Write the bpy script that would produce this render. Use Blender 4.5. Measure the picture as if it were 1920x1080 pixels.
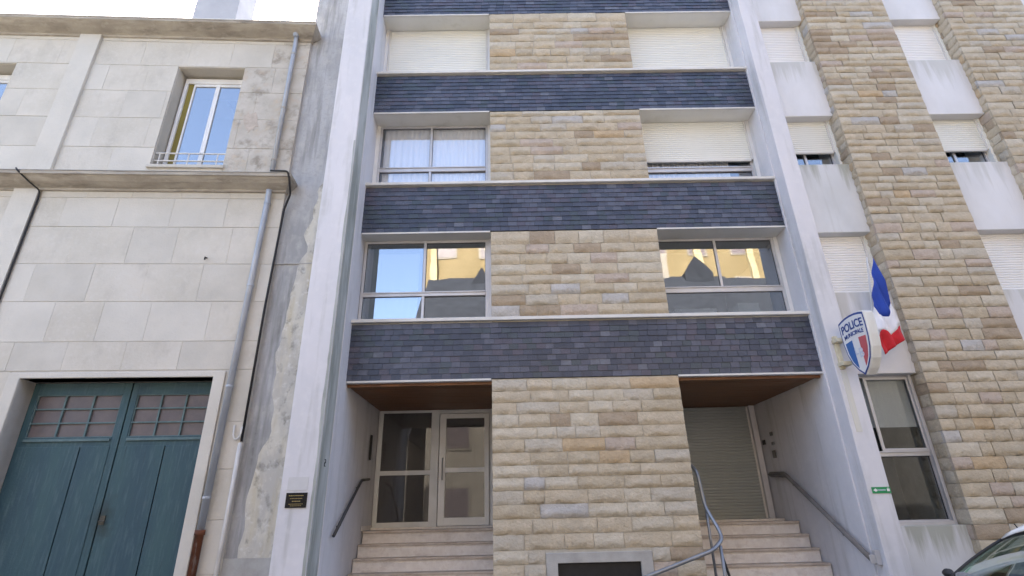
import bpy, bmesh, math, random
from mathutils import Vector, Matrix, noise
random.seed(7)
R = math.radians
scene = bpy.context.scene
for o in list(bpy.data.objects): bpy.data.objects.remove(o)
col = scene.collection

# ------------------------------------------------------------------ camera
PITCH, YAW, ROLL, FPX = 22.95, 0.7, 1.35, 990.0
cam_d = bpy.data.cameras.new('camera'); cam = bpy.data.objects.new('camera', cam_d); col.objects.link(cam)
scene.camera = cam
cam_d.sensor_width = 36.0; cam_d.lens = FPX / 1920.0 * 36.0
cam_d.clip_start = 0.05; cam_d.clip_end = 3000
def cam_axes():
    p, y, r = R(PITCH), R(YAW), R(ROLL)
    fw = Vector((math.sin(y)*math.cos(p), math.cos(y)*math.cos(p), math.sin(p)))
    rt = Vector((math.cos(y), -math.sin(y), 0)); up = rt.cross(fw)
    c, s = math.cos(r), math.sin(r)
    return c*rt - s*up, s*rt + c*up, fw
rt, up, fw = cam_axes()
cam.matrix_world = Matrix((( rt.x, up.x, -fw.x, 0), (rt.y, up.y, -fw.y, 0), (rt.z, up.z, -fw.z, 1.6), (0, 0, 0, 1)))
scene.render.resolution_x, scene.render.resolution_y = 1024, 576

# ------------------------------------------------------------------ world, sun, exposure
SUN_EL, SUN_AZ = 44.0, -18.0            # azimuth from +Y (behind the houses), negative = to the left
world = bpy.data.worlds.new('World'); scene.world = world; world.use_nodes = True
wn = world.node_tree; bg = wn.nodes['Background']
sky = wn.nodes.new('ShaderNodeTexSky'); sky.sky_type = 'NISHITA'; sky.sun_disc = False
sky.sun_elevation = R(SUN_EL); sky.sun_rotation = R(SUN_AZ); sky.air_density = 0.8; sky.dust_density = 5.0; sky.ozone_density = 0.4
sky.altitude = 10
wn.links.new(sky.outputs[0], bg.inputs[0]); bg.inputs[1].default_value = 0.13
sd = bpy.data.lights.new('sun', 'SUN'); sd.energy = 4.0; sd.angle = R(0.6); sd.color = (1, .93, .82)
so = bpy.data.objects.new('sun', sd); col.objects.link(so)
sv = Vector((math.sin(R(SUN_AZ))*math.cos(R(SUN_EL)), math.cos(R(SUN_AZ))*math.cos(R(SUN_EL)), math.sin(R(SUN_EL))))
so.rotation_euler = sv.to_track_quat('Z', 'Y').to_euler(); so.location = (0, 20, 30)
vs = scene.view_settings; vs.view_transform = 'Standard'; vs.look = 'None'; vs.gamma = 1; vs.use_curve_mapping = False
vs.exposure = 2.95
scene.render.engine = 'CYCLES'
scene.cycles.max_bounces = 8; scene.cycles.transparent_max_bounces = 12
scene.cycles.caustics_reflective = False; scene.cycles.caustics_refractive = False

# ------------------------------------------------------------------ materials
def pm(name, c1, c2=None, sc=2.0, st=(1, 1, 1), rough=.85, bump=.15, bsc=60, spec=.3, stains=(), metal=0.0, lo=.35, hi=.65, top=None):
    """procedural: c1..c2 mottling from world position, further stain layers (colour, scale, stretch, low, high, amount)"""
    m = bpy.data.materials.new(name); m.use_nodes = True; nt = m.node_tree; N = nt.nodes; L = nt.links
    b = N['Principled BSDF']; b.inputs['Roughness'].default_value = rough; b.inputs['Metallic'].default_value = metal
    b.inputs['Specular IOR Level'].default_value = spec
    g = N.new('ShaderNodeNewGeometry')
    def nz(scale, stretch, detail=5, rg=.6):
        mp = N.new('ShaderNodeMapping'); mp.inputs['Scale'].default_value = stretch; L.new(g.outputs['Position'], mp.inputs[0])
        n = N.new('ShaderNodeTexNoise'); n.inputs['Scale'].default_value = scale; n.inputs['Detail'].default_value = detail
        n.inputs['Roughness'].default_value = rg; L.new(mp.outputs[0], n.inputs[0]); return n.outputs[0]
    def ramp(src, lo, hi):
        r = N.new('ShaderNodeMapRange'); r.inputs[1].default_value = lo; r.inputs[2].default_value = hi
        L.new(src, r.inputs[0]); return r.outputs[0]
    c2 = c2 or tuple(x*.8 for x in c1)
    mx = N.new('ShaderNodeMix'); mx.data_type = 'RGBA'; mx.inputs[6].default_value = (*c1, 1); mx.inputs[7].default_value = (*c2, 1)
    L.new(ramp(nz(sc, st), lo, hi), mx.inputs[0]); out = mx.outputs[2]
    for (c, s, stc, l, h, amt) in stains:
        m2 = N.new('ShaderNodeMix'); m2.data_type = 'RGBA'; m2.inputs[7].default_value = (*c, 1); L.new(out, m2.inputs[6])
        k = N.new('ShaderNodeMath'); k.operation = 'MULTIPLY'; k.inputs[1].default_value = amt
        L.new(ramp(nz(s, stc), l, h), k.inputs[0]); L.new(k.outputs[0], m2.inputs[0]); out = m2.outputs[2]
    if top:                                     # run-off stains that start at the top edge of the piece
        c, s, zl, amt, th = top
        tc = N.new('ShaderNodeTexCoord'); sp_ = N.new('ShaderNodeSeparateXYZ'); L.new(tc.outputs['Generated'], sp_.inputs[0])
        ad = N.new('ShaderNodeMath'); ad.operation = 'MULTIPLY_ADD'; ad.inputs[1].default_value = .34; L.new(ramp(sp_.outputs[2], zl, 1.0), ad.inputs[0])
        L.new(nz(s, (1, 1, .07), 4, .55), ad.inputs[2])
        k = N.new('ShaderNodeMath'); k.operation = 'MULTIPLY'; k.inputs[1].default_value = amt; L.new(ramp(ad.outputs[0], th, th+.16), k.inputs[0])
        m3 = N.new('ShaderNodeMix'); m3.data_type = 'RGBA'; m3.inputs[7].default_value = (*c, 1); L.new(out, m3.inputs[6]); L.new(k.outputs[0], m3.inputs[0]); out = m3.outputs[2]
    L.new(out, b.inputs['Base Color'])
    if bump:
        bp = N.new('ShaderNodeBump'); bp.inputs['Strength'].default_value = bump; bp.inputs['Distance'].default_value = .02
        L.new(nz(bsc, (1, 1, 1), 4), bp.inputs['Height']); L.new(bp.outputs[0], b.inputs['Normal'])
    return m
def glass(name, refl, tint=(.75, .8, .8), wav=.0):
    m = bpy.data.materials.new(name); m.use_nodes = True; nt = m.node_tree; N = nt.nodes; L = nt.links
    N.remove(N['Principled BSDF']); o = N['Material Output']
    t = N.new('ShaderNodeBsdfTransparent'); t.inputs[0].default_value = (*tint, 1)
    g = N.new('ShaderNodeBsdfGlossy'); g.inputs['Roughness'].default_value = .012; g.inputs[0].default_value = (.95, .97, 1, 1)
    x = N.new('ShaderNodeMixShader'); x.inputs[0].default_value = refl
    L.new(t.outputs[0], x.inputs[1]); L.new(g.outputs[0], x.inputs[2]); L.new(x.outputs[0], o.inputs[0])
    if wav:
        ge = N.new('ShaderNodeNewGeometry'); n = N.new('ShaderNodeTexNoise'); n.inputs['Scale'].default_value = 1.6; n.inputs['Detail'].default_value = 1
        L.new(ge.outputs['Position'], n.inputs[0])
        b = N.new('ShaderNodeBump'); b.inputs['Strength'].default_value = wav; b.inputs['Distance'].default_value = .05
        L.new(n.outputs[0], b.inputs['Height']); L.new(b.outputs[0], g.inputs['Normal'])
    return m
M = {}
dirt = (.20, .19, .17)
M['plaster'] = pm('white_plaster', (.64, .63, .66), (.56, .56, .59), 1.2, (1, 1, .4), bump=.12, bsc=90,
                  stains=[((.33, .33, .31), 2.2, (2.6, 2.6, .22), .52, .76, .55), ((.72, .71, .72), 7, (1, 1, 1), .5, .8, .4)])
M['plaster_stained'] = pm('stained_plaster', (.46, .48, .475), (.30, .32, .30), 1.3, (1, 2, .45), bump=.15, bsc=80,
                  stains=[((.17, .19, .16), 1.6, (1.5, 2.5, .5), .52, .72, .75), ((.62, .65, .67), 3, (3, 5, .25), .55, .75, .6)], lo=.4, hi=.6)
M['panel'] = pm('white_painted_concrete', (.68, .68, .70), (.60, .60, .61), 1.3, (1, 1, .5), bump=.08, bsc=90,
                  stains=[((.40, .40, .37), 3.0, (2.4, 2.4, .22), .60, .80, .4)], top=((.42, .42, .38), 6, .35, .5, .68))
M['panel_dirty'] = pm('streaked_painted_concrete', (.64, .65, .67), (.55, .56, .57), 1.3, (1, 1, .5), bump=.1, bsc=90,
                  stains=[((.38, .38, .35), 3.4, (2.6, 2.6, .16), .55, .75, .4)], top=((.28, .29, .23), 6, .4, .7, .70))
M['moss'] = pm('mossy_edge', (.22, .24, .14), (.42, .42, .37), 9, (1, 1, 1), bump=.3)
M['concrete'] = pm('weathered_concrete', (.42, .42, .43), (.31, .31, .31), .9, (1.6, 1, .5), bump=.35, bsc=25,
                  stains=[((.46, .45, .43), 5, (1, 1, .6), .5, .68, .7), ((.14, .14, .13), 1.5, (4, 1, .35), .50, .70, .65), ((.30, .30, .30), 12, (1, 1, 1), .5, .7, .6)], lo=.42, hi=.58)
M['render_patch'] = pm('peeling_render', (.56, .53, .46), (.46, .44, .40), 2.2, (2, 1, .8), bump=.5, bsc=14,
                  stains=[((.46, .40, .27), 1.5, (3, 1, .4), .50, .66, .6), ((.22, .21, .19), 5, (1, 1, .7), .54, .68, .85), ((.66, .65, .62), 9, (1, 1, 1), .55, .7, .6)], lo=.42, hi=.58)
M['mortar'] = pm('mortar', (.50, .47, .41), (.42, .39, .33), 8, bump=.3)
stone_cols = [(.49, .425, .325), (.46, .395, .295), (.53, .475, .38), (.505, .435, .33), (.48, .435, .36), (.375, .305, .225), (.49, .38, .25), (.465, .445, .42), (.465, .39, .325)]
STONE = [pm('sandstone', c, tuple(x*.86 for x in c), 3.5, (1, 1, 1.6), bump=.8, bsc=26, rough=.92, spec=.15,
            stains=[((.22, .18, .13), 6, (1, 1, 2), .6, .8, .6), (tuple(min(1, x*1.22) for x in c), 11, (1, 1, 1), .52, .75, .6)]) for c in stone_cols]
SW = [6, 5, 4.5, 5, 3, 2, .35, 1.2, 2.2]
slate_cols = [(.050, .060, .092), (.036, .045, .074), (.066, .073, .108), (.085, .094, .132), (.072, .068, .098), (.046, .062, .080), (.115, .125, .16)]
SLATE = [pm('slate', c, tuple(x*.75 for x in c), 9, bump=.25, bsc=45, rough=.42, spec=.55) for c in slate_cols]
LW = [5, 4, 4, 3, 3, 2, 1.2]
M['slate_back'] = pm('slate_backing', (.02, .022, .028), (.015, .016, .02), 5, bump=0)
M['cap'] = pm('painted_coping', (.66, .65, .63), (.58, .57, .55), 3, (1, 1, 1), bump=.1)
M['soffit'] = pm('soffit_paint', (.72, .72, .70), (.66, .66, .63), 1.5, (1, 1, 1), bump=.08,
                  stains=[((.40, .38, .33), 3, (1, 1, 1), .6, .8, .4)])
M['shutter'] = pm('cream_shutter', (.76, .77, .74), (.72, .73, .70), .7, bump=0, rough=.5)
M['shutter_white'] = pm('white_shutter', (.82, .82, .82), (.78, .78, .78), .7, bump=0, rough=.5)
M['shutter_grey'] = pm('grey_roller_door', (.37, .39, .385), (.33, .35, .345), .9, bump=0, rough=.5)
M['alu'] = pm('aluminium_frame', (.56, .56, .58), (.48, .48, .50), 3, bump=.03, rough=.38, metal=.35, spec=.5)
M['alu_dark'] = pm('dark_gasket', (.05, .05, .055), (.04, .04, .04), 3, bump=0, rough=.5)
M['white_paint'] = pm('white_gloss_paint', (.72, .72, .72), (.64, .64, .64), 3, bump=.05, rough=.4, spec=.5)
M['doorframe'] = pm('grey_door_frame', (.66, .67, .68), (.58, .59, .60), 3, bump=.05, rough=.45)
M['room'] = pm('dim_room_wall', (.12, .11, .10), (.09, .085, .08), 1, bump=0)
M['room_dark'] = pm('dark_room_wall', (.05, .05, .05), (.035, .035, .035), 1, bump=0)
M['curtain'] = pm('sheer_curtain', (.90, .90, .90), (.84, .84, .85), 4, (6, 6, .3), bump=.05)
M['glass'] = glass('window_glass', .16, (.97, .98, 1))
M['glass_refl'] = glass('reflective_window_glass', .28, (.72, .76, .78), .035)
M['glass_dark'] = glass('dark_window_glass', .06, (.75, .77, .77))
M['glass_door'] = glass('door_glass', .045, (.6, .6, .6))
M['wood'] = pm('varnished_wood', (.20, .085, .032), (.12, .048, .018), 3, (1, 14, 1), bump=.08, rough=.45, spec=.4)
M['step'] = pm('terrazzo_step', (.78, .74, .70), (.68, .63, .59), 7, (1, 1, 1), bump=.2, bsc=60, rough=.7,
                  stains=[((.66, .60, .56), 16, (1, 1, 1), .52, .64, .7), ((.30, .25, .22), 3, (1, 1, 3), .55, .8, .5)])
M['nosing'] = pm('worn_shaded_nosing', (.56, .49, .43), (.42, .35, .29), 5, (1, 1, 1), bump=.3, bsc=50)  # worn brown nosings, coloured darker to stand in for the shade line under them
M['limestone'] = pm('old_limestone', (.575, .54, .48), (.505, .475, .415), 1.1, (1, 1, 1), bump=.3, bsc=30,
                  stains=[((.34, .315, .28), 2.6, (1.4, 1.4, .8), .52, .80, .45), ((.62, .60, .57), 14, (1, 1, 1), .5, .8, .4)])
M['limestone2'] = pm('old_limestone_pale', (.59, .56, .505), (.525, .50, .45), 1.1, (1, 1, 1), bump=.3, bsc=30,
                  stains=[((.38, .35, .31), 2.4, (1.2, 1.2, 1), .6, .85, .35)])
M['limestone3'] = pm('old_limestone_grey', (.55, .52, .465), (.48, .455, .405), 1.4, (1, 1, 1), bump=.3, bsc=30,
                  stains=[((.33, .31, .28), 3.6, (1, 1, 1), .58, .85, .35)])
M['limestone_worn'] = pm('worn_limestone', (.52, .49, .44), (.42, .39, .34), 2.5, (1, 1, 1), bump=.6, bsc=18,
                  stains=[((.24, .21, .17), 3.0, (1, 1, 1), .52, .68, .8), ((.50, .42, .33), 5, (1, 1, 1), .55, .7, .7)])
M['spall'] = pm('spalled_stone', (.50, .435, .375), (.40, .35, .30), 9, (1, 1, 1), bump=.6, bsc=25)
M['lime_joint'] = pm('lime_joint', (.53, .505, .47), (.48, .455, .42), 6, bump=.2)
M['cornice'] = pm('sooty_cornice', (.42, .385, .33), (.30, .27, .23), 1.6, (1, 1, 5), bump=.35, bsc=24,
                  stains=[((.15, .13, .11), 2.2, (.7, 1, 6), .52, .72, .75), ((.46, .43, .38), 6, (1, 1, 2), .55, .7, .5)])
M['cement_edge'] = pm('cement_edge', (.42, .41, .39), (.33, .32, .30), 4, bump=.2)
M['zinc'] = pm('zinc', (.40, .43, .48), (.32, .35, .40), 3, (1, 1, .6), bump=.1, rough=.5, metal=.3, spec=.5,
                  stains=[((.50, .52, .54), 4, (4, 4, .5), .55, .75, .6)])
M['rust'] = pm('rusty_iron', (.20, .07, .035), (.10, .045, .03), 7, (1, 1, .5), bump=.4, bsc=40,
                  stains=[((.34, .30, .28), 5, (3, 3, .5), .56, .66, .7)])
M['teal'] = pm('teal_door_paint', (.040, .088, .100), (.030, .068, .090), 1.6, (2, 2, .3), bump=.3, bsc=30, rough=.55,
                  stains=[((.085, .135, .155), 6, (4, 4, .5), .50, .76, .6), ((.02, .035, .04), 9, (7, 7, .3), .60, .75, .7), ((.10, .10, .085), 2, (1, 1, .6), .66, .8, .5)])
M['teal_light'] = pm('faded_teal_paint', (.115, .175, .185), (.08, .13, .14), 8, (1, 1, 1), bump=.3, rough=.6)
M['dust_pane'] = pm('dusty_pane', (.13, .105, .105), (.095, .08, .085), 5, (1, 1, 1), bump=.1, rough=.35, spec=.4)
M['brass'] = pm('dull_lock', (.10, .09, .07), (.05, .05, .045), 20, bump=.2, rough=.5, metal=.5)
M['black'] = pm('black_plastic', (.02, .02, .022), (.015, .015, .016), 8, bump=.05, rough=.5)
M['black_plaque'] = pm('black_plaque', (.010, .010, .011), (.007, .007, .008), 8, bump=.0, rough=.4, spec=.15)
M['gold'] = pm('gold_print', (.34, .27, .10), (.30, .22, .08), 20, bump=0, rough=.5)
M['pvc'] = pm('white_conduit', (.66, .65, .63), (.55, .54, .52), 6, (1, 1, .5), bump=.1, rough=.5)
M['steel'] = pm('brushed_rail_steel', (.26, .27, .29), (.19, .20, .215), 5, bump=.05, rough=.36, metal=.6, spec=.5)
M['railwood'] = pm('painted_handrail', (.17, .165, .165), (.12, .115, .115), 5, bump=.08, rough=.5)
M['rail_dark'] = pm('dark_handrail', (.05, .05, .055), (.04, .04, .04), 5, bump=.05, rough=.45)
M['sign_white'] = pm('sign_white', (.76, .76, .76), (.68, .68, .67), 2, bump=0, rough=.35, spec=.4)
M['sign_rim'] = pm('sign_rim', (.70, .70, .68), (.58, .58, .55), 3, (1, 1, .4), bump=0, rough=.4)
M['sign_blue'] = pm('sign_blue', (.035, .075, .27), (.03, .065, .24), 3, bump=0, rough=.4)
M['sign_midblue'] = pm('sign_mid_blue', (.06, .16, .42), (.05, .14, .38), 3, bump=0, rough=.4)
M['sign_red'] = pm('sign_red', (.52, .12, .13), (.46, .10, .11), 3, bump=0, rough=.4)
M['sign_pale'] = pm('sign_pale_print', (.58, .62, .72), (.52, .56, .66), 3, bump=0, rough=.4)
M['flag_blue'] = pm('flag_blue', (.02, .06, .36), (.018, .05, .30), 5, bump=.05, rough=.7)
M['flag_white'] = pm('flag_white', (.74, .74, .78), (.68, .68, .72), 5, bump=.05, rough=.7)
M['flag_red'] = pm('flag_red', (.58, .02, .03), (.42, .015, .02), 5, bump=.05, rough=.7)
M['green'] = pm('sticker_green', (.02, .25, .09), (.02, .22, .08), 5, bump=0, rough=.4)
M['beige_metal'] = pm('cream_bracket', (.66, .62, .48), (.52, .45, .30), 8, (1, 1, .6), bump=.1, rough=.5)
M['carwhite'] = pm('white_car_paint', (.78, .79, .80), (.77, .78, .79), 1, bump=0, rough=.18, spec=.6)
M['carglass'] = glass('car_glass', .5, (.7, .85, .78))
M['tyre'] = pm('tyre_rubber', (.02, .02, .02), (.03, .03, .03), 20, bump=.1, rough=.8)
M['rim'] = pm('alloy_rim', (.5, .5, .52), (.42, .42, .44), 5, bump=0, rough=.3, metal=.8)
M['lamp'] = pm('lamp_lens', (.6, .6, .62), (.5, .5, .52), 5, bump=0, rough=.1, spec=.6)
M['seat'] = pm('seat_fabric', (.22, .22, .22), (.16, .16, .17), 20, bump=.1)
M['asphalt'] = pm('asphalt', (.055, .055, .058), (.042, .042, .044), 3, bump=.4, bsc=120, stains=[((.09, .09, .09), 80, (1, 1, 1), .55, .7, .5)])
M['pavement'] = pm('pavement', (.30, .29, .275), (.24, .23, .22), 2, bump=.3, bsc=60)
M['kerb'] = pm('granite_kerb', (.38, .37, .36), (.30, .29, .28), 20, bump=.3)
M['ground'] = pm('ground', (.22, .21, .18), (.16, .16, .13), .3, bump=.2)
M['paint'] = pm('road_paint', (.7, .7, .68), (.5, .5, .48), 12, bump=.1)
M['yellow_wall'] = pm('ochre_render', (.19, .145, .075), (.14, .105, .05), .5, (1, 1, .5), bump=.1, bsc=10)
M['cream_wall'] = pm('cream_render', (.24, .215, .18), (.19, .17, .14), .6, bump=.1, bsc=10)
M['dark_wall'] = pm('dark_house_wall', (.07, .065, .06), (.05, .047, .043), 2, bump=.3, bsc=10)  # kept dark so the office window mirrors little light
M['roof'] = pm('slate_roof', (.028, .031, .038), (.02, .022, .027), 3, bump=.3, bsc=12, rough=.9, spec=.05)
M['chimney'] = pm('grey_chimney', (.40, .40, .42), (.34, .34, .36), 1.5, bump=.2)
M['ochre_strip'] = pm('ochre_strip', (.24, .20, .05), (.17, .14, .04), 4, (1, 1, .3), bump=.1)

def grime(m, centre, rad, colr, amt):
    nt = m.node_tree; N = nt.nodes; L = nt.links; b = N['Principled BSDF']; src = b.inputs['Base Color'].links[0].from_socket
    g = N.new('ShaderNodeNewGeometry'); n = N.new('ShaderNodeTexNoise'); n.inputs['Scale'].default_value = 7; L.new(g.outputs['Position'], n.inputs[0])
    sb = N.new('ShaderNodeVectorMath'); sb.operation = 'SUBTRACT'; sb.inputs[1].default_value = centre; L.new(g.outputs['Position'], sb.inputs[0])
    sc = N.new('ShaderNodeVectorMath'); sc.operation = 'MULTIPLY'; sc.inputs[1].default_value = (1, 1, .5); L.new(sb.outputs[0], sc.inputs[0])
    ln = N.new('ShaderNodeVectorMath'); ln.operation = 'LENGTH'; L.new(sc.outputs[0], ln.inputs[0])
    ad = N.new('ShaderNodeMath'); ad.operation = 'MULTIPLY_ADD'; ad.inputs[1].default_value = .25; L.new(n.outputs[0], ad.inputs[0]); L.new(ln.outputs['Value'], ad.inputs[2])
    mr = N.new('ShaderNodeMapRange'); mr.inputs[1].default_value = rad+.12; mr.inputs[2].default_value = .1; mr.inputs[4].default_value = amt; L.new(ad.outputs[0], mr.inputs[0])
    mx = N.new('ShaderNodeMix'); mx.data_type = 'RGBA'; mx.inputs[7].default_value = (*colr, 1); L.new(src, mx.inputs[6]); L.new(mr.outputs[0], mx.inputs[0]); L.new(mx.outputs[2], b.inputs['Base Color'])
grime(M['teal'], (-6.32, 8.9, 1.62), .22, (.018, .028, .028), .9)
# ------------------------------------------------------------------ helpers
class MB:
    def __init__(s): s.v, s.f, s.m = [], [], []
    def add(s, vs, fs, m=0):
        k = len(s.v); s.v += [tuple(v) for v in vs]; s.f += [tuple(i+k for i in f) for f in fs]; s.m += [m]*len(fs); return s
    def box(s, x0, x1, y0, y1, z0, z1, m=0):
        vs = [(x, y, z) for z in (z0, z1) for y in (y0, y1) for x in (x0, x1)]
        return s.add(vs, [(0, 2, 3, 1), (4, 5, 7, 6), (0, 1, 5, 4), (2, 6, 7, 3), (0, 4, 6, 2), (1, 3, 7, 5)], m)
    def prism(s, poly, axis, a, b, m=0):
        """poly in the two other axes, extruded along axis from a to b"""
        n = len(poly)
        def P(p, t): return {'x': (t, p[0], p[1]), 'y': (p[0], t, p[1]), 'z': (p[0], p[1], t)}[axis]
        vs = [P(p, a) for p in poly] + [P(p, b) for p in poly]
        fs = [(i, (i+1) % n, n+(i+1) % n, n+i) for i in range(n)] + [tuple(range(n-1, -1, -1)), tuple(range(n, 2*n))]
        return s.add(vs, fs, m)
    def tube(s, pts, r, n=10, m=0):
        pts = [Vector(p) for p in pts]; rings = []
        prev = None
        for i, p in enumerate(pts):
            d = (pts[min(i+1, len(pts)-1)] - pts[max(i-1, 0)]).normalized()
            a = prev if prev is not None else (Vector((0, 0, 1)) if abs(d.z) < .9 else Vector((1, 0, 0)))
            a = (a - d*a.dot(d)).normalized(); prev = a; b = d.cross(a)
            rr = r[i] if isinstance(r, (list, tuple)) else r
            rings.append([p + rr*(math.cos(2*math.pi*k/n)*a + math.sin(2*math.pi*k/n)*b) for k in range(n)])
        vs = [v for q in rings for v in q]; fs = []
        for i in range(len(rings)-1):
            for k in range(n): fs.append((i*n+k, i*n+(k+1) % n, (i+1)*n+(k+1) % n, (i+1)*n+k))
        fs += [tuple(range(n-1, -1, -1)), tuple(range((len(rings)-1)*n, len(rings)*n))]
        return s.add(vs, fs, m)
    def mesh(s, name, mats):
        me = bpy.data.meshes.new(name); me.from_pydata(s.v, [], s.f)
        for x in (mats if isinstance(mats, (list, tuple)) else [mats]): me.materials.append(x)
        me.polygons.foreach_set('material_index', s.m)
        bm = bmesh.new(); bm.from_mesh(me); bmesh.ops.recalc_face_normals(bm, faces=bm.faces); bm.to_mesh(me); bm.free()
        me.update(); return me
WM = {}                                     # world matrices of things, kept by hand
def thing(name, label, cat, loc=(0, 0, 0), rotz=0, group=None):
    o = bpy.data.objects.new(name, None); col.objects.link(o); o.location = loc; o.rotation_euler = (0, 0, rotz); o.empty_display_size = .2
    WM[o] = Matrix.Translation(loc) @ Matrix.Rotation(rotz, 4, 'Z')
    o['label'] = label; o['category'] = cat
    if group: o['group'] = group
    return o
def put(name, me, parent=None, local=False):
    """a part; its mesh is in world space, or with local=True in the thing's own space"""
    o = bpy.data.objects.new(name, me); col.objects.link(o); WM[o] = Matrix.Identity(4)
    if parent is not None:
        o.parent = parent
        if local:
            WM[o] = WM[parent].copy()
        else:
            o.matrix_parent_inverse = WM[parent].inverted()
    return o
def part(name, mb, mats, parent=None, local=False, bev=0, smooth=False):
    o = put(name, mb.mesh(name, mats), parent, local)
    if bev:
        b = o.modifiers.new('bevel', 'BEVEL'); b.width = bev; b.segments = 2; b.limit_method = 'ANGLE'
    if smooth:
        for p in o.data.polygons: p.use_smooth = True
    return o
def split_part(name, mb, mats, parent=None, local=False, bev=0):
    """each separate piece of the builder becomes an object of its own"""
    par = list(range(len(mb.v)))
    def find(i):
        while par[i] != i: par[i] = par[par[i]]; i = par[i]
        return i
    for f in mb.f:
        for i in f[1:]: par[find(i)] = find(f[0])
    groups = {}
    for f, m in zip(mb.f, mb.m): groups.setdefault(find(f[0]), []).append((f, m))
    out = []
    for g in groups.values():
        idx = sorted({i for f, m in g for i in f}); mp = {i: n for n, i in enumerate(idx)}
        q = MB(); q.v = [mb.v[i] for i in idx]; q.f = [tuple(mp[i] for i in f) for f, m in g]; q.m = [m for f, m in g]
        out.append(part(name, q, mats, parent, local, bev))
    return out
def tag(o, label, cat, group=None):
    o['label'] = label; o['category'] = cat
    if group: o['group'] = group
    return o
def struct(o): o['kind'] = 'structure'; return o
def B(*a): return MB().box(*a)

def arc_pts(pts, rad, n=5):
    """round the corners of a polyline"""
    pts = [Vector(p) for p in pts]; out = [pts[0]]
    for i in range(1, len(pts)-1):
        a, b, c = pts[i-1], pts[i], pts[i+1]
        r = min(rad, (a-b).length*.45, (c-b).length*.45)
        p, q = b + (a-b).normalized()*r, b + (c-b).normalized()*r
        for k in range(n+1):
            t = k/n; out.append((1-t)**2*p + 2*t*(1-t)*b + t*t*q)
    out.append(pts[-1]); return out

# rock-faced stones: unit meshes (x 0..1, z 0..1), front at y<=0, body back to y=depth; shared between alike pieces
def stone_geo(rnd, w, h, d, side=False, proud=.02):
    """rock-faced block: a rough skin whose lower third bulges and breaks back under, on a plain body"""
    nx = 7 if w > .3 else 5
    zl = [0, .12, .30, .58, .84, 1]; nz = len(zl)-1
    mb = MB(); vs = []; fs = []
    lump = [rnd.uniform(.2, 2.0) for _ in range(nx+1)]; lowz = [rnd.uniform(-.07, .10) for _ in range(nx+1)]
    for j in range(nz+1):
        for i in range(nx+1):
            x = w*i/nx; t = zl[j]
            ex, ez = i in (0, nx), j in (0, nz)
            if ex or ez:
                x += rnd.uniform(-.003, .003); z = h*t + rnd.uniform(-.004, .004); y = rnd.uniform(-.001, .002)
                if ex and not ez: y -= .003
            else:
                x += rnd.uniform(-.3, .3)*w/nx; z = h*(t + (lowz[i] if j < 3 else rnd.uniform(-.05, .05)))
                y = -proud*{1: .55*lump[i], 2: 1.15*lump[i], 3: .7*rnd.uniform(.6, 1.2), 4: .45*rnd.uniform(.5, 1.3)}[j]
            vs.append((x, y, z))
    for j in range(nz):
        for i in range(nx):
            a = j*(nx+1)+i; fs.append((a, a+1, a+nx+2, a+nx+1))
    mb.add(vs, fs)
    mb.add([(0, .001, 0), (w, .001, 0), (w, .001, h), (0, .001, h), (0, d, 0), (w, d, 0), (w, d, h), (0, d, h)], [(0, 4, 5, 1), (2, 6, 7, 3), (0, 3, 7, 4), (1, 5, 6, 2)])
    return mb
def soft_front(me):
    for p in me.polygons:
        if len(p.vertices) == 4 and p.area < .02 and (abs(p.normal.z) < .97): p.use_smooth = True
_sr = random.Random(3)
STONE_V = {}
def stone_mesh(wc, v, mi):
    key = (wc, v, mi)
    if key not in STONE_V:
        r = random.Random(hash((round(wc*100), v)) & 0xffff)
        me = stone_geo(r, wc, .18, .12).mesh('stone', STONE[mi]); soft_front(me); STONE_V[key] = me
    return STONE_V[key]
def row_widths(total, lo, hi, rnd):
    out = []; x = 0
    while total - x > hi*1.2:
        w = rnd.uniform(lo, hi) * (1 if rnd.random() > .25 else .72); out.append(w); x += w
    out.append(total-x)
    if out[-1] < lo*.55: out[-2] += out[-1]; out.pop()
    return out
def stone_rows(x0, x1, z0, z1, rmin, rmax, lo, hi, rnd, holes=()):
    rows = []; z = z0
    hs = []
    while z1 - z > rmax*1.4: h = rnd.uniform(rmin, rmax); hs.append(h); z += h
    hs.append(z1-z)
    if hs[-1] < rmin*.7 and len(hs) > 1: hs[-2] += hs[-1]; hs.pop()
    z = z0
    for h in hs:
        x = x0
        for w in row_widths(x1-x0, lo, hi, rnd):
            rows.append((x, w, z, h)); x += w
        z += h
    return rows
G = .005   # half joint

# ================================================================== GROUND
struct(part('ground', B(-400, 400, -400, 700, -1.0, -.02), M['ground']))
struct(part('road', B(-80, 80, -1.3, 7.25, -.5, 0), M['asphalt']))
for yy in ((7.40, 8.8), (-3.0, -1.45)): struct(part('pavement', B(-80, 80, yy[0], yy[1], -.4, .12), M['pavement']))
for yy in ((7.25, 7.397), (-1.447, -1.3)): struct(part('kerb', B(-80, 80, yy[0], yy[1], -.4, .125), M['kerb'], bev=.01))

# ================================================================== APARTMENT BUILDING
XL, XR, YF, YW = -2.65, 5.20, 8.5, 9.12      # band ends, band face, window plane
BANDS = [(3.58, 4.60), (6.32, 7.35), (9.10, 10.12), (11.855, 12.88)]
PX0, PX1 = -.262, 2.785
ap = thing('apartment_building', 'apartment block with dark slate bands and a central sandstone strip, between two white fins', 'building', (1.3, 8.5, 0))
part('fin_wall', B(-3.125, XL, 7.70, 18, 0, 13.3), M['plaster'], ap, bev=.012)
part('fin_wall', B(XR, 5.535, 8.20, 18, 0, 13.3), M['plaster'], ap, bev=.012)
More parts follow.
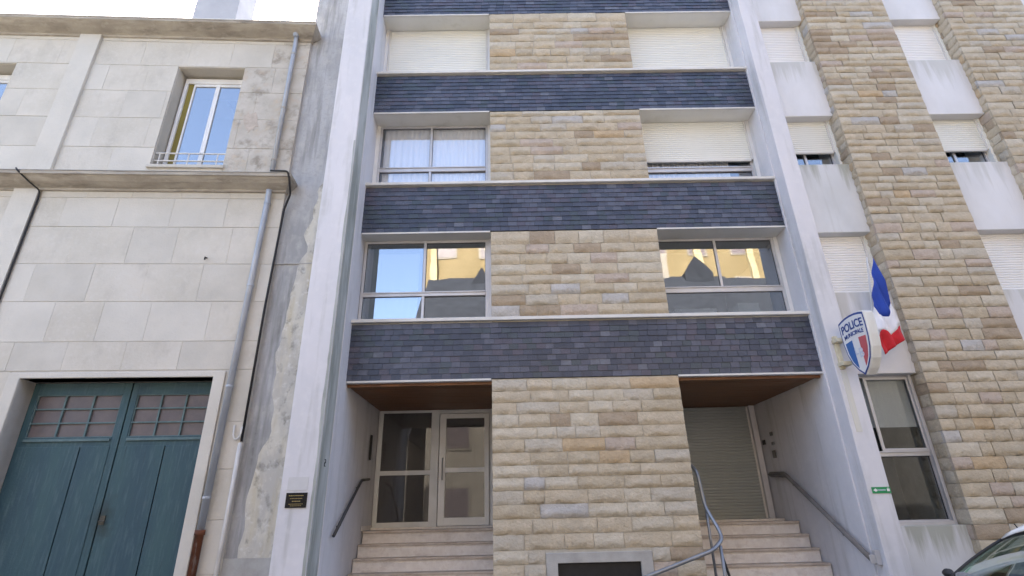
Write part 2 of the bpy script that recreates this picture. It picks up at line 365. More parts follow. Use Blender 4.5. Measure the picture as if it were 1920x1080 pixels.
# stained skin on the inner side of the left fin, and a small plinth thickening of the right one
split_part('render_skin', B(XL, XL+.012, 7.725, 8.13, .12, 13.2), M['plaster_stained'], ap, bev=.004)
split_part('render_skin', B(XL, XL+.02, 8.133, 9.1, .12, 13.2), M['plaster'], ap, bev=.004)
split_part('render_skin', B(XR-.03, XR, 8.46, 9.1, .12, 13.2), M['plaster'], ap, bev=.008)
# grey flank wall with a peeling patch
part('flank_wall', B(-4.28, -3.128, 8.8, 18, 0, 13.3), M['concrete'], ap)
rnd = random.Random(5)
mb = MB(); zs = [i*.12 for i in range(1, 76)]; pts = []
for z in zs:
    lo = -3.93 + .14*noise.noise(Vector((0, 3, z*.8))) + .09*noise.noise(Vector((5, 0, z*3)))
    lo += max(0, (z-4.6))*.12 - max(0, 3.0-z)*.06; lo = max(-4.2, min(lo, -3.17)); pts.append((lo, z))
vs = []; fs = []
for i, (x, z) in enumerate(pts): vs += [(x, 8.8, z), (x, 8.782, z), (-3.13, 8.782, z), (-3.13, 8.8, z)]
for i in range(len(pts)-1):
    a = 4*i; fs += [(a+1, a+2, a+6, a+5), (a, a+1, a+5, a+4), (a+2, a+3, a+7, a+6)]
mb.add(vs, fs); part('render_patch', mb, M['render_patch'], ap)
mb = MB(); vs = []; fs = []; n = 70
for i in range(n+1):
    z = .2+7.6*i/n; w = .035+.05*max(0, noise.noise(Vector((1, 7, z*1.1)))+.2)+.012*noise.noise(Vector((9, 1, z*7))); w = max(.004, w*(1-.6*i/n))
    vs += [(XL-.004-w, 7.6985, z), (XL-.004, 7.6985, z)]
fs = [(2*i, 2*i+1, 2*i+3, 2*i+2) for i in range(n)]; mb.add(vs, fs)
part('worn_edge', mb, M['plaster_stained'], ap)
part('cement_course', B(-4.28, -3.13, 8.775, 8.8, 5.88, 5.90), M['cement_edge'], ap)
part('cement_plinth', B(-4.28, -3.13, 8.75, 8.8, .12, 1.05), M['cement_edge'], ap)
# floor slabs + parapets
for i, (a, b) in enumerate(BANDS):
    split_part('floor_slab', MB().box(XL, XR, 8.545, 8.74, a, b).box(XL, XR, 8.74, 18, a, a+.3), M['soffit'], ap)
    part('slate_backing', B(XL+.002, XR-.002, 8.522, 8.545, a+.02, b-.02), M['slate_back'], ap)
    split_part('edge_trim', MB().box(XL+.03, PX0-.01, 8.50, 8.545, a-.002, a+.028).box(PX1+.01, XR-.03, 8.50, 8.545, a-.002, a+.028), M['cap'], ap)
    part('coping', B(XL+.01, XR-.01, 8.452, 8.735, b, b+.058), M['cap'], ap, bev=.006)
part('roof_slab', B(-4.28, 5.53, 9.2, 18, 12.9, 13.25), M['concrete'], ap)
part('back_wall', B(-4.28, 5.53, 18, 18.2, 0, 13.25), M['concrete'], ap)
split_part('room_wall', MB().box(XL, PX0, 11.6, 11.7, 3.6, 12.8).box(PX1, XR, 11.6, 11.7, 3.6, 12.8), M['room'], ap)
part('central_pier', B(PX0+.01, PX1-.01, 8.53, 12, 0, 12.88), M['mortar'], ap)

# slates: largest 300 (lowest band) singly, the rest joined
sl_rnd = random.Random(11); single = 0; rest = MB()
SLM = {}
def slate_mesh(mi, v):
    if (mi, v) not in SLM:
        mb = MB(); r = random.Random(v*7+1); q = r.uniform(-.004, .004)
        mb.add([(0, -.009, q), (1, -.009, -q), (1, .002, 1), (0, .002, 1), (0, .002, 0), (1, .002, 0), (1, .006, 1), (0, .006, 1)],
               [(0, 1, 2, 3), (4, 7, 6, 5), (0, 4, 5, 1), (3, 2, 6, 7), (0, 3, 7, 4), (1, 5, 6, 2)])
        SLM[(mi, v)] = mb.mesh('slate', SLATE[mi])
    return SLM[(mi, v)]
for bi, (a, b) in enumerate(BANDS):
    rows = 10; rh = (b-.02 - a-.03)/rows
    for j in range(rows):
        z = a+.028 + j*rh
        x = XL+.006; off = (j % 2)*.09; first = True
        while x < XR-.01:
            w = sl_rnd.uniform(.145, .185)
            if first: w = .1 + off; first = False
            if XR-.006 - (x+w) < .07: w = XR-.006-x
            mi = sl_rnd.choices(range(7), LW)[0]
            patch = noise.noise(Vector((x*1.3, z*2.5, bi*5)))
            if patch > .2: mi = sl_rnd.choice([2, 2, 3, 3, 4, 0])
            elif patch < -.2: mi = sl_rnd.choice([0, 1, 1, 5])
            yo = 8.513 + sl_rnd.uniform(-.003, .002)
            if bi == 0 and single < 300:
                o = put('slate', slate_mesh(mi, sl_rnd.randrange(4)), ap); o.location = (x+.002, yo, z); o.scale = (w-.004, 1, rh*1.12 if j < rows-1 else rh)
                single += 1
            else:
                k = sl_rnd.uniform(-.004, .004)
                rest.add([(x+.002, yo-.009, z+k), (x+w-.002, yo-.009, z-k), (x+w-.002, yo+.002, z+rh), (x+.002, yo+.002, z+rh), (x+.002, yo+.004, z), (x+w-.002, yo+.004, z)],
                         [(0, 1, 2, 3), (0, 4, 5, 1), (1, 5, 2), (0, 3, 4)], mi)
            x += w
o = part('slate_cladding', rest, SLATE, ap); o['kind'] = 'stuff'

# pier stones
st_rnd = random.Random(21); nst = 0; rest = MB()
def add_stones(lst, parent, budget, yface, rnd):
    """lst of (x, w, z, h); singles first (nearest), the rest joined"""
    rest = MB()
    for n, (x, w, z, h) in enumerate(lst):
        mi = rnd.choices(range(len(STONE)), SW)[0]
        y = yface + rnd.uniform(-.008, .003)
        if n < budget:
            wc = min((.22, .32, .45, .6), key=lambda q: abs(q-w))
            o = put('stone', stone_mesh(wc, rnd.randrange(5), mi), parent)
            o.location = (x+G, y, z+G*.7); o.scale = ((w-2*G)/wc, 1, (h-1.4*G)/.18)
        else:
            s = stone_geo(rnd, w-2*G, h-1.4*G, .05)
            rest.add([(p[0]+x+G, p[1]+y, p[2]+z+G*.7) for p in s.v], s.f, mi)
    if rest.v:
        o = part('stone_facing', rest, STONE, parent); o['kind'] = 'stuff'; soft_front(o.data)
segs = [(.12, 3.575), (4.665, 6.315), (7.415, 9.095), (10.185, 11.85)]
lst = []
for s in segs:
    for (x, w, z, h) in stone_rows(PX0, PX1, s[0], s[1], .175, .215, .38, .72, st_rnd):
        if z+h > .12 and z < 1.03 and x+w > .5 and x < 2.03:      # basement opening with its frame
            if x < .5-.12: lst.append((x, .5-x, z, min(h, 9)))
            if x+w > 2.03+.12: lst.append((2.03, x+w-2.03, z, h))
            continue
        lst.append((x, w, z, h))
add_stones(lst, ap, 300, 8.49, st_rnd)
for n_, sg in enumerate(segs):
    if n_: part('mortar_bed', B(PX0+.006, PX1-.006, 8.4975, 8.532, sg[0], sg[1]), M['mortar'], ap)
    else:
        for q in ((PX0+.006, .5, .12, 1.04), (2.03, PX1-.006, .12, 1.04), (PX0+.006, PX1-.006, 1.04, sg[1])): part('mortar_bed', B(q[0], q[1], 8.4975, 8.532, q[2], q[3]), M['mortar'], ap)
# basement opening
part('basement_frame', MB().prism([(.5, .12), (.5, 1.04), (2.03, 1.04), (2.03, .12), (1.86, .12), (1.86, .905), (.665, .905), (.665, .12)], 'y', 8.465, 8.6), M['cement_edge'], ap, bev=.008)
part('basement_door', B(.665, 1.86, 8.524, 8.528, .12, .905), M['black'], ap)

# windows
def window(parent, x0, x1, z0, z1, y, mull=(), transom=(), g='glass', fr='alu', fw_=.045, local=False, d=.06, under=True):
    mb = MB()
    for a, b in ((x0, x0+fw_), (x1-fw_, x1)): mb.box(a, b, y, y+d, z0, z1)
    mb.box(x0+fw_, x1-fw_, y+.001, y+d, z0, z0+fw_); mb.box(x0+fw_, x1-fw_, y+.001, y+d, z1-fw_, z1)
    zt0 = transom[1] if transom else z0+fw_
    if transom:
        mb.box(x0+fw_, x1-fw_, y-.012, y+d, transom[0], transom[1])
        mb.box(x0+fw_, x1-fw_, y-.03, y-.012, transom[1]-.022, transom[1])
    for m in mull: mb.box(m-.024, m+.024, y-.006, y+d, z0+fw_ if under else zt0, z1-fw_)
    w = part('window_frame', mb, M[fr], parent, local, bev=.004)
    xs = [x0+fw_] + sum([[m-.024, m+.024] for m in mull], []) + [x1-fw_]
    cells = [(xs[i], xs[i+1], zt0, z1-fw_) for i in range(0, len(xs), 2)]
    if transom:
        if under: cells += [(xs[i], xs[i+1], z0+fw_, transom[0]) for i in range(0, len(xs), 2)]
        else: cells.append((x0+fw_, x1-fw_, z0+fw_, transom[0]))
    for n, (a, b, c, e) in enumerate(cells):
        yy = y+.02 + (.012 if n % 2 else 0)
        part('pane', B(a-.003, b+.003, yy, yy+.006, c-.003, e+.003), M[g], w, local)
        gm = MB()
        gm.box(a, a+.008, yy-.003, yy+.009, c, e); gm.box(b-.008, b, yy-.003, yy+.009, c, e)
        gm.box(a+.008, b-.008, yy-.003, yy+.009, e-.01, e); gm.box(a+.008, b-.008, yy-.003, yy+.009, c, c+.008)
        part('gasket', gm, M['alu_dark'], w, local)
    return w
def shutter(parent, x0, x1, z0, z1, y, mat, pitch=.052, name='roller_shutter'):
    mb = MB(); n = max(1, int(round((z1-z0)/pitch))); p = (z1-z0)/n; poly = []
    for i in range(n):
        z = z0+i*p; poly += [(y+.012, z), (y+.002, z+p*.14), (y-.002, z+p*.5), (y+.002, z+p*.84), (y+.012, z+p*.98)]
    poly += [(y+.03, z1), (y+.03, z0)]
    vs = [(x0, a, b) for a, b in poly] + [(x1, a, b) for a, b in poly]; k = len(poly)
    mb.add(vs, [(i, i+1, k+i+1, k+i) for i in range(k-1)] + [(0, k, 2*k-1, k-1)])
    o = part(name, mb, M[mat], parent)
    r = MB().box(x0-.035, x0, y-.015, y+.05, z0, z1).box(x1, x1+.035, y-.015, y+.05, z0, z1)
    split_part('guide_rail', r, M['cap'], o)
    part('bottom_bar', B(x0, x1, y-.008, y+.035, z0-.035, z0), M['cap'], o, bev=.004)
    return o
def curtain(parent, x0, x1, z0, z1, y, mat='curtain', amp=.03, fold=.11, hem=False):
    mb = MB(); n = int((x1-x0)/.022); vs = []; fs = []; r = random.Random(int(x0*100))
    ph = 0
    for i in range(n+1):
        x = x0+(x1-x0)*i/n; ph += 2*math.pi*.022/fold*r.uniform(.6, 1.4)
        yy = y+amp*math.sin(ph); zb = z0 + (.03*abs(math.sin(x*22)) if hem else 0)
        vs += [(x, yy, zb), (x+r.uniform(-.004, .004), yy*.3+y*.7, z1)]
    fs = [(2*i, 2*i+2, 2*i+3, 2*i+1) for i in range(n)]; mb.add(vs, fs)
    return part('curtain', mb, M[mat], parent, smooth=True)
WL0, WL1, WR0, WR1 = -2.56, -.32, 2.84, 5.10
def reveal(z0, z1):
    split_part('window_reveal', MB().box(XL+.02, WL0, 8.88, 8.99, z0, z1).box(WL1, PX0+.01, 8.88, 8.99, z0, z1).box(PX1-.01, WR0, 8.88, 8.99, z0, z1).box(WR1, XR, 8.88, 8.99, z0, z1), M['white_paint'], ap)
# top storey seen: both shutters closed
reveal(10.12, 11.853)
shutter(ap, WL0+.04, WL1-.04, 10.16, 11.85, 8.91, 'shutter'); shutter(ap, WR0+.04, WR1-.04, 10.16, 11.85, 8.91, 'shutter')
# third storey
reveal(7.41, 9.098)
window(ap, WL0, WL1, 7.41, 9.095, 8.90, (-1.49,), (7.95, 8.05), 'glass', fw_=.05)
curtain(ap, WL0+.08, WL1-.04, 7.45, 9.08, 8.99, amp=.018); curtain(ap, WR0+.05, WR1-.45, 7.45, 8.4, 9.06, hem=True)
shutter(ap, WR0+.04, WR1-.04, 8.12, 9.095, 8.90, 'shutter')
window(ap, WR0, WR1, 7.41, 8.6, 8.955, (), (7.88, 7.98), 'glass', fw_=.05)
# second storey
reveal(4.66, 6.318)
window(ap, XL+.03, PX0-.06, 4.66, 6.316, 8.78, (-1.49,), (5.19, 5.27), 'glass_refl', fw_=.05)
part('window_post', B(PX0-.058, PX0-.002, 8.74, 8.86, 4.66, 6.316), M['alu'], ap, bev=.004)
part('blind', B(-2.36, -1.60, 8.86, 8.866, 4.7, 6.08), M['curtain'], ap)
split_part('shutter_box', B(WR0+.05, WR1-.05, 8.96, 9.1, 6.12, 6.316), M['alu_dark'], ap)
window(ap, WR0, WR1, 4.66, 6.316, 8.90, (3.97,), (5.21, 5.32), 'glass_refl', fw_=.045, under=False)
split_part('cupboard', MB().box(3.2, 4.0, 9.4, 9.7, 4.65, 5.08).box(4.4, 4.8, 9.35, 9.6, 4.65, 5.16), M['curtain'], ap)

# porches
split_part('porch_wall', MB().box(XL, PX0+.02, 11.0, 11.4, 0, 3.6).box(PX1-.02, XR, 11.36, 11.6, 0, 3.6), M['plaster'], ap)
for side in ((XL+.022, PX0-.005), (PX1+.005, XR-.022)):
    y = 8.66; r = random.Random(2)
    while y < 11.3:
        part('ceiling_board', B(side[0], side[1], y+.003, y+.137, 3.552+r.uniform(0, .004), 3.577), M['wood'], ap); y += .14
split_part('ceiling_edge', MB().box(XL+.02, PX0, 8.6, 8.66, 3.53, 3.577).box(PX1, XR-.02, 8.6, 8.66, 3.53, 3.577), M['wood'], ap)
# glazed entrance door
dx = lambda px: px
dr = thing_door = MB()
Yd = 10.93
fx = [(XL+.03, -2.50), (-1.585, -1.50), (-1.465, -1.39), (-1.345, -1.25), (-.47, -.385)]
mb = MB()
mb.box(XL+.03, -2.54, Yd, Yd+.07, 1.36, 3.55).box(-1.56, -1.40, Yd-.01, Yd+.07, 1.36, 3.55).box(-.385, PX0, Yd, Yd+.07, 1.36, 3.55)
mb.box(-2.54, -1.56, Yd, Yd+.07, 3.50, 3.55).box(-1.40, -.385, Yd, Yd+.07, 3.47, 3.55)
mb.box(-2.54, -1.56, Yd, Yd+.07, 1.36, 1.46).box(-2.54, -1.56, Yd, Yd+.07, 2.30, 2.385)
ef = part('entrance_screen', mb, M['doorframe'], ap, bev=.005)
part('pane', B(-2.545, -1.555, Yd+.03, Yd+.036, 2.38, 3.505), M['glass_door'], ef)
part('pane', B(-2.545, -1.555, Yd+.03, Yd+.036, 1.455, 2.305), M['glass_door'], ef)
mb = MB().box(-1.385, -1.26, Yd-.02, Yd+.04, 1.38, 3.46).box(-.49, -.40, Yd-.02, Yd+.04, 1.38, 3.46)
mb.box(-1.26, -.49, Yd-.02, Yd+.04, 3.37, 3.46).box(-1.26, -.49, Yd-.02, Yd+.04, 1.38, 1.52).box(-1.26, -.49, Yd-.02, Yd+.04, 2.33, 2.42)
ed = part('entrance_door', mb, M['white_paint'], ap, bev=.005)
part('pane', B(-1.265, -.485, Yd+.01, Yd+.016, 2.415, 3.375), M['glass_door'], ed)
part('pane', B(-1.265, -.485, Yd+.01, Yd+.016, 1.515, 2.335), M['glass_door'], ed)
part('handle', MB().tube([(-1.31, Yd-.02, 2.2), (-1.31, Yd-.07, 2.2), (-1.31, Yd-.07, 2.6), (-1.31, Yd-.02, 2.6)], .012), M['steel'], ed)
# hall behind the glass
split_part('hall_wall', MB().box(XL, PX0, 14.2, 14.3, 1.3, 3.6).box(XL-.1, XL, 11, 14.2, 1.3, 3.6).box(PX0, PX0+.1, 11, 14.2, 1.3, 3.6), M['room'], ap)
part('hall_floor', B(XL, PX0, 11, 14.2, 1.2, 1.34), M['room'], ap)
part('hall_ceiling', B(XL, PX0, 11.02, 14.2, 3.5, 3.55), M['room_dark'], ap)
part('letterbox_panel', B(-.75, -.45, 12.6, 12.7, 2.5, 3.1), M['black'], ap)
split_part('inner_door_frame', MB().box(-2.1, -2.0, 13.0, 13.06, 1.34, 3.4).box(-1.5, -1.42, 13.0, 13.06, 1.34, 3.4).box(-1.9, -1.55, 13.2, 13.25, 1.4, 3.2), M['white_paint'], ap)
# roller door of the right porch
shutter(ap, 2.95, 5.02, 1.37, 3.54, 11.28, 'shutter_grey', .058, 'roller_door')
part('porch_side_post', B(5.06, XR-.03, 11.2, 11.36, 1.34, 3.55), M['plaster'], ap)
# porch entry plates on right wall (intercom)
for (y, z, a, b, m) in [(11.05, 2.78, .11, .09, 'black'), (10.68, 2.90, .10, .07, 'railwood'), (10.72, 2.52, .12, .14, 'railwood'), (10.70, 2.72, .07, .05, 'railwood')]:
    part('intercom_plate', B(XR-.045, XR-.03, y-a/2, y+a/2, z-b/2, z+b/2), M[m], ap, bev=.003)
part('letter_slot', B(XL+.021, XL+.05, 10.35, 10.42, 2.55, 3.0), M['black'], ap)
part('skirting', B(XL+.02, XL+.035, 10.2, 10.93, 1.345, 1.42), M['step'], ap)
# house number on the left fin's inner side
nb = MB()
for a, b, c, d_ in [(0, .05, .09, .1), (.04, .05, .05, .1), (0, .05, .045, .055), (0, .01, 0, .05), (0, .05, 0, .01)]:
    nb.box(XL+.012, XL+.02, 7.91+a, 7.91+b, 2.25+c, 2.25+d_)
part('house_number', nb, M['black'], ap)

# ------------------------------------------------------------------ staircases
def stairs(name, label, x0, x1, group='stone staircases of the apartment block'):
    t = thing(name, label, 'staircase', ((x0+x1)/2, 8.9, .12), group=group)
    part('landing', B(x0, x1, 10.35, 11.35, .12, 1.335), M['step'], t, bev=.006)
    part('threshold', B(x0, x1, 10.82, 11.0, 1.337, 1.372), M['step'], t, bev=.004)
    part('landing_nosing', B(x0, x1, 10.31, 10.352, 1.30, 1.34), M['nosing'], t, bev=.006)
    for k in range(1, 7):
        z = 1.34-.203*k; y = 10.35-.25*k
        s = part('step', B(x0, x1, y, y+.249, .12, z-.003), M['step'], t)
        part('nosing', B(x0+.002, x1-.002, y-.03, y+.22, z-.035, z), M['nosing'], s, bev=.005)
    return t
s1 = stairs('staircase', 'pinkish stone steps up to the glazed white entrance door', XL+.022, PX0-.02)
s2 = stairs('staircase', 'pinkish stone steps up to the closed grey roller door', PX1+.0, XR-.032)

# ================================================================== POLICE WING
pw = thing('police_station', 'white panelled office wing with two tall sandstone columns and stacked windows', 'building', (9, 8.5, 0))
CX0, CX1, DX0, DX1 = 6.80, 8.68, 9.96, 11.85
SX = [(5.537, CX0), (CX1, DX0), (DX1, 13.1)]
part('body', B(5.54, 15, 10.2, 18, 0, 13.3), M['room'], pw)
split_part('floor_beam', MB().box(5.54, 15, 9.2, 10.2, 3.7, 3.9).box(5.54, 15, 9.2, 10.2, 12.9, 13.2), M['concrete'], pw)
part('column_core', B(CX0+.02, CX1-.02, 8.504, 10.2, 0, 13.2), M['mortar'], pw)
part('column_core', B(DX0+.02, DX1-.02, 8.504, 10.2, 0, 13.2), M['mortar'], pw)
part('end_wall', B(13.1, 15, 8.6, 10.2, 0, 13.2), M['panel'], pw)
PAN = [(-.0, 1.275), (3.58, 5.05), (6.25, 7.775), (8.97, 10.46), (11.68, 13.2)]
for si, (a, b) in enumerate(SX):
    for pi, (z0, z1) in enumerate(PAN):
        if si == 0: b_ = b-.002; a_ = a
        else: a_ = a-.0; b_ = b
        mt = 'panel_dirty' if (si == 0 and pi in (0, 2)) else 'panel'
        sp = part('spandrel_panel', B(a_+.002, b_+.015, 8.62, 10.2, z0, z1), M[mt], pw, bev=.012)
        if False:
            mb = MB(); r = random.Random(si*7+pi); x = a_+.45
            while x < b_-.08:
                w = r.uniform(.03, .14)
                if r.random() < .6: mb.box(x, x+w, 8.616, 8.63, z1-r.uniform(.02, .05), z1+.003)
                x += w+r.uniform(.02, .12)
            if mb.v: split_part('moss_growth', mb, M['moss'], sp)
    for wi, (z0, z1) in enumerate([(10.46, 11.68), (7.775, 8.97), (5.05, 6.25)]):
        sh0 = [10.52, 8.20, 5.10][wi]
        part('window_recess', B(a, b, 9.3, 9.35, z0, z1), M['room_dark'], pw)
        split_part('jamb', MB().box(b-.05, b+.02, 8.77, 9.3, z0, z1).box(a, a+.06, 8.77, 9.3, z0, z1), M['shutter'], pw)
        shutter(pw, a+.095, b-.085, sh0, z1, 8.80, 'shutter_white' if (wi != 1) else 'shutter', .05)
        if wi == 1: window(pw, a+.06, b-.05, 7.5, 8.96, 8.87, (a+.55,) if si else (a+.62,), (), 'glass')
# ground-floor office window
gx0, gx1 = 5.56, 6.78
w = window(pw, gx0, gx1, 1.30, 3.60, 8.80, (), (2.28, 2.36), 'glass_dark', fw_=.05, d=.08)
part('sash_frame', MB().box(5.98, 6.03, 8.775, 8.80, 2.36, 3.55).box(6.70, 6.73, 8.775, 8.8, 2.36, 3.55).box(6.03, 6.70, 8.776, 8.8, 2.36, 2.40).box(6.03, 6.7, 8.776, 8.8, 3.51, 3.55), M['alu'], w, bev=.004)
split_part('outer_bead', MB().box(6.735, 6.782, 8.74, 8.80, 1.27, 3.6).box(5.6, 6.735, 8.74, 8.80, 1.27, 1.33), M['alu'], w, bev=.004)
part('roller_blind', B(5.98, 6.72, 8.865, 8.872, 2.74, 3.55), M['curtain'], w)
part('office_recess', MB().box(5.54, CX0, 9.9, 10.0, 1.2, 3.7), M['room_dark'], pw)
part('office_curtain', B(5.7, 6.4, 9.2, 9.22, 1.3, 2.3), M['room'], pw)
part('fascia', B(13.1, 15, 8.58, 8.6, 0, 13), M['panel'], pw)
# column stones; quoins wrap round the left side
cr = random.Random(33); front = []; sides = []
def column(x0, x1, z0, z1):
    rows = {}
    for (x, w, z, h) in stone_rows(x0, x1, z0, z1, .155, .215, .27, .58, cr): rows.setdefault((z, h), []).append((x, w, z, h))
    for n, ((z, h), l) in enumerate(rows.items()):
        front.extend(l); sides.append((x0, z, h, .22 if n % 2 else .42))
column(CX0, CX1, .12, 13.0); column(DX0, DX1, .12, 13.0)
def dist(s): return (s[0]-0)**2 + 8.5**2 + (s[2]-1.6)**2
vis = [s for s in front if s[2] > 1.0+max(0, 0) or s[0] < 8]
front.sort(key=lambda s: dist(s) + (400 if (s[0] > 9.9 and s[2] < 6.0) or (s[2] < 1.0) else 0))
add_stones(front, pw, 300, 8.49, cr)
mb = MB()
for (x0, z, h, d) in sides:
    cuts = [(0.03, d), (d, .62)] if d > .3 else [(0.03, d), (d, d+.3), (d+.3, .62)]
    for a, b in cuts:
        mi = cr.choices(range(len(STONE)), SW)[0]
        s = stone_geo(cr, b-a-2*G, h-1.4*G, .04, proud=.014)
        mb.add([(x0+.006+p[1], 8.5+b-G-p[0], z+G*.7+p[2]) for p in s.v], s.f, mi)
o = part('stone_return', mb, STONE, pw); o['kind'] = 'stuff'; soft_front(o.data)

# ================================================================== OLD HOUSE ON THE LEFT (own axes: x along the wall, y into it)
PHI = R(2.7)
oh = thing('old_building', 'old pale limestone building with a sooty cornice and tall teal gates', 'building', (-3.85, 8.75, 0), PHI)
def lp(name, mb, mat, **k): return part(name, mb, M[mat] if isinstance(mat, str) else mat, oh, True, **k)
def lps(name, mb, mat, **k): return split_part(name, mb, M[mat], oh, True, **k)
X0L, X1L = -8.6, -.40
# core with openings
GX0, GX1, GZ = -4.12, -1.05, 3.775
UW = [(-3.09, -1.70), (-7.79, -6.40)]
core = MB()
core.box(X0L, GX0, .012, 9, 0, 7.7); core.box(GX1, X1L, .012, 9, 0, 7.7); core.box(GX0, GX1, .012, 9, GZ, 7.7)
xs = [X0L, UW[1][0], UW[1][1], UW[0][0], UW[0][1], X1L]
for i in (0, 2, 4): core.box(xs[i], xs[i+1], .012, 8.9, 7.7, 11.4)
for (a, b) in UW: core.box(a, b, .012, 1, 10.54, 11.4); core.box(a, b, .012, .8, 7.7, 8.0); core.box(a, b, 1.6, 1.7, 8, 10.54)
core.box(GX0, GX1, .9, 1, 0, GZ)
lps('core_wall', core, 'lime_joint')
lp('roof', MB().prism([(.5, 11.4), (9.2, 11.4), (9.2, 11.6), (4.8, 13.4), (.5, 11.5)], 'x', X0L, X1L-.02), 'roof')
# ashlar blocks
LM = [M['limestone'], M['limestone2'], M['limestone3'], M['limestone_worn']]
def block(x, w, z, h, worn=False, rnd=random.Random(44)):
    g = .003; c = .004; y0, y1 = rnd.uniform(-.0025, .0015), .03
    a, b, e, f = x+.0012, x+w-.0012, z+g, z+h-g
    mb = MB(); mb.add([(a+.002, y0, e+c), (b-.002, y0, e+c), (b-.002, y0, f-c), (a+.002, y0, f-c), (a, y0+c, e), (b, y0+c, e), (b, y0+c, f), (a, y0+c, f), (a, y1, e), (b, y1, e), (b, y1, f), (a, y1, f)],
        [(0, 1, 2, 3), (0, 4, 5, 1), (1, 5, 6, 2), (2, 6, 7, 3), (3, 7, 4, 0), (4, 8, 9, 5), (5, 9, 10, 6), (6, 10, 11, 7), (7, 11, 8, 4)])
    m = LM[3] if worn else LM[rnd.choices([0, 1, 2], [4, 2, 2])[0]]
    part('stone_block', mb, m, oh, True)
def blocks(x0, x1, zs, holes, rnd, worn=None, length=.92):
    for j in range(len(zs)-1):
        z0, z1 = zs[j], zs[j+1]
        x = x0 - (length*.5 if j % 2 else 0)
        while x < x1-.02:
            w = length*rnd.uniform(.85, 1.12); a, b = max(x, x0), min(x+w, x1)
            if x1-b < .2: b = x1
            pieces = [(a, b, z0, z1)]
            for (ha, hb, hc, hd) in holes:
                new = []
                for (p, q, r_, s) in pieces:
                    if q <= ha or p >= hb or s <= hc or r_ >= hd: new.append((p, q, r_, s)); continue
                    if p < ha: new.append((p, ha, r_, s))
                    if q > hb: new.append((hb, q, r_, s))
                    pp, qq = max(p, ha), min(q, hb)
                    if s > hd: new.append((pp, qq, hd, s))
                    if r_ < hc: new.append((pp, qq, r_, hc))
                pieces = new
            for (p, q, r_, s) in pieces:
                if q-p > .03 and s-r_ > .03: block(p, q-p, r_, s-r_, bool(worn and worn(p, r_)))
            x = x+w if b < x1 else x1+1
br = random.Random(8)
lower = [.12, .85, 1.58, 2.31, 3.04, 3.9, 4.40, 5.13, 5.86, 6.62, 7.25, 7.40]
GH = [(-4.31, -.86, 0, 3.87)]
blocks(-4.90, X1L, lower, GH, br); blocks(X0L, -5.37, lower, [], br)
upper = [7.64, 8.43, 9.16, 9.87, 10.57, 11.25, 11.37]
WH = [(-3.09, -1.70, 8.0, 10.54)]
blocks(-4.86, X1L, upper, WH, br, worn=lambda x, z: x > -1.75)
blocks(X0L, -5.30, upper, [(-7.79, -6.40, 8.0, 10.54)], br)
lp('pilaster', B(-5.37, -4.92, -.06, .02, .12, 7.40), 'limestone2', bev=.008)
lp('pilaster', B(-5.30, -4.86, -.06, .02, 7.64, 11.37), 'limestone2', bev=.008)
# cornices: profile swept along the front and returned at the right end
def cornice(name, prof, x0, x1, mat, nseg=40):
    """prof: list of (projection, z) going from the bottom at the wall out to the top"""
    mb = MB(); k = len(prof); vs = []; xs_ = [x0+(x1-x0)*i/nseg for i in range(nseg+1)]
    r = random.Random(4)
    for i, x in enumerate(xs_):
        for (p, z) in prof: vs.append((x + (p-.0 if i == nseg else 0)*.55, -p + r.uniform(-.003, .003), z + r.uniform(-.003, .003)))
    for (p, z) in prof: vs.append((x1 + p*.55, .5, z))
    fs = []
    for i in range(nseg+1):
        for j in range(k-1): a = i*k+j; fs.append((a, a+k, a+k+1, a+1))
    mb.add(vs, fs)
    return lp(name, mb, mat)
co = cornice('top_cornice', [(0, 11.33), (.035, 11.34), (.04, 11.385), (.07, 11.40), (.10, 11.41), (.17, 11.43), (.25, 11.465), (.31, 11.50), (.33, 11.515), (.335, 11.565), (0, 11.60)], X0L, X1L, 'cornice')
cs = cornice('string_course', [(0, 7.38), (.04, 7.385), (.045, 7.43), (.08, 7.44), (.12, 7.455), (.20, 7.485), (.26, 7.53), (.29, 7.555), (.33, 7.56), (.335, 7.62), (0, 7.66)], X0L, X1L, 'cornice')
part('flashing', B(X0L, X1L+.17, -.35, .4, 11.57, 11.592), M['cap'], co, True)
part('flashing', B(X0L, X1L+.16, -.345, .0, 7.625, 7.637), M['cement_edge'], cs, True)
# gate surround
mb = MB(); mb.prism([(-4.31, .12), (-4.31, 3.87), (-.86, 3.87), (-.86, .12), (GX1, .12), (GX1, GZ), (GX0, GZ), (GX0, .12)], 'y', -.03, .30)
lp('gate_surround', mb, 'limestone2', bev=.012)
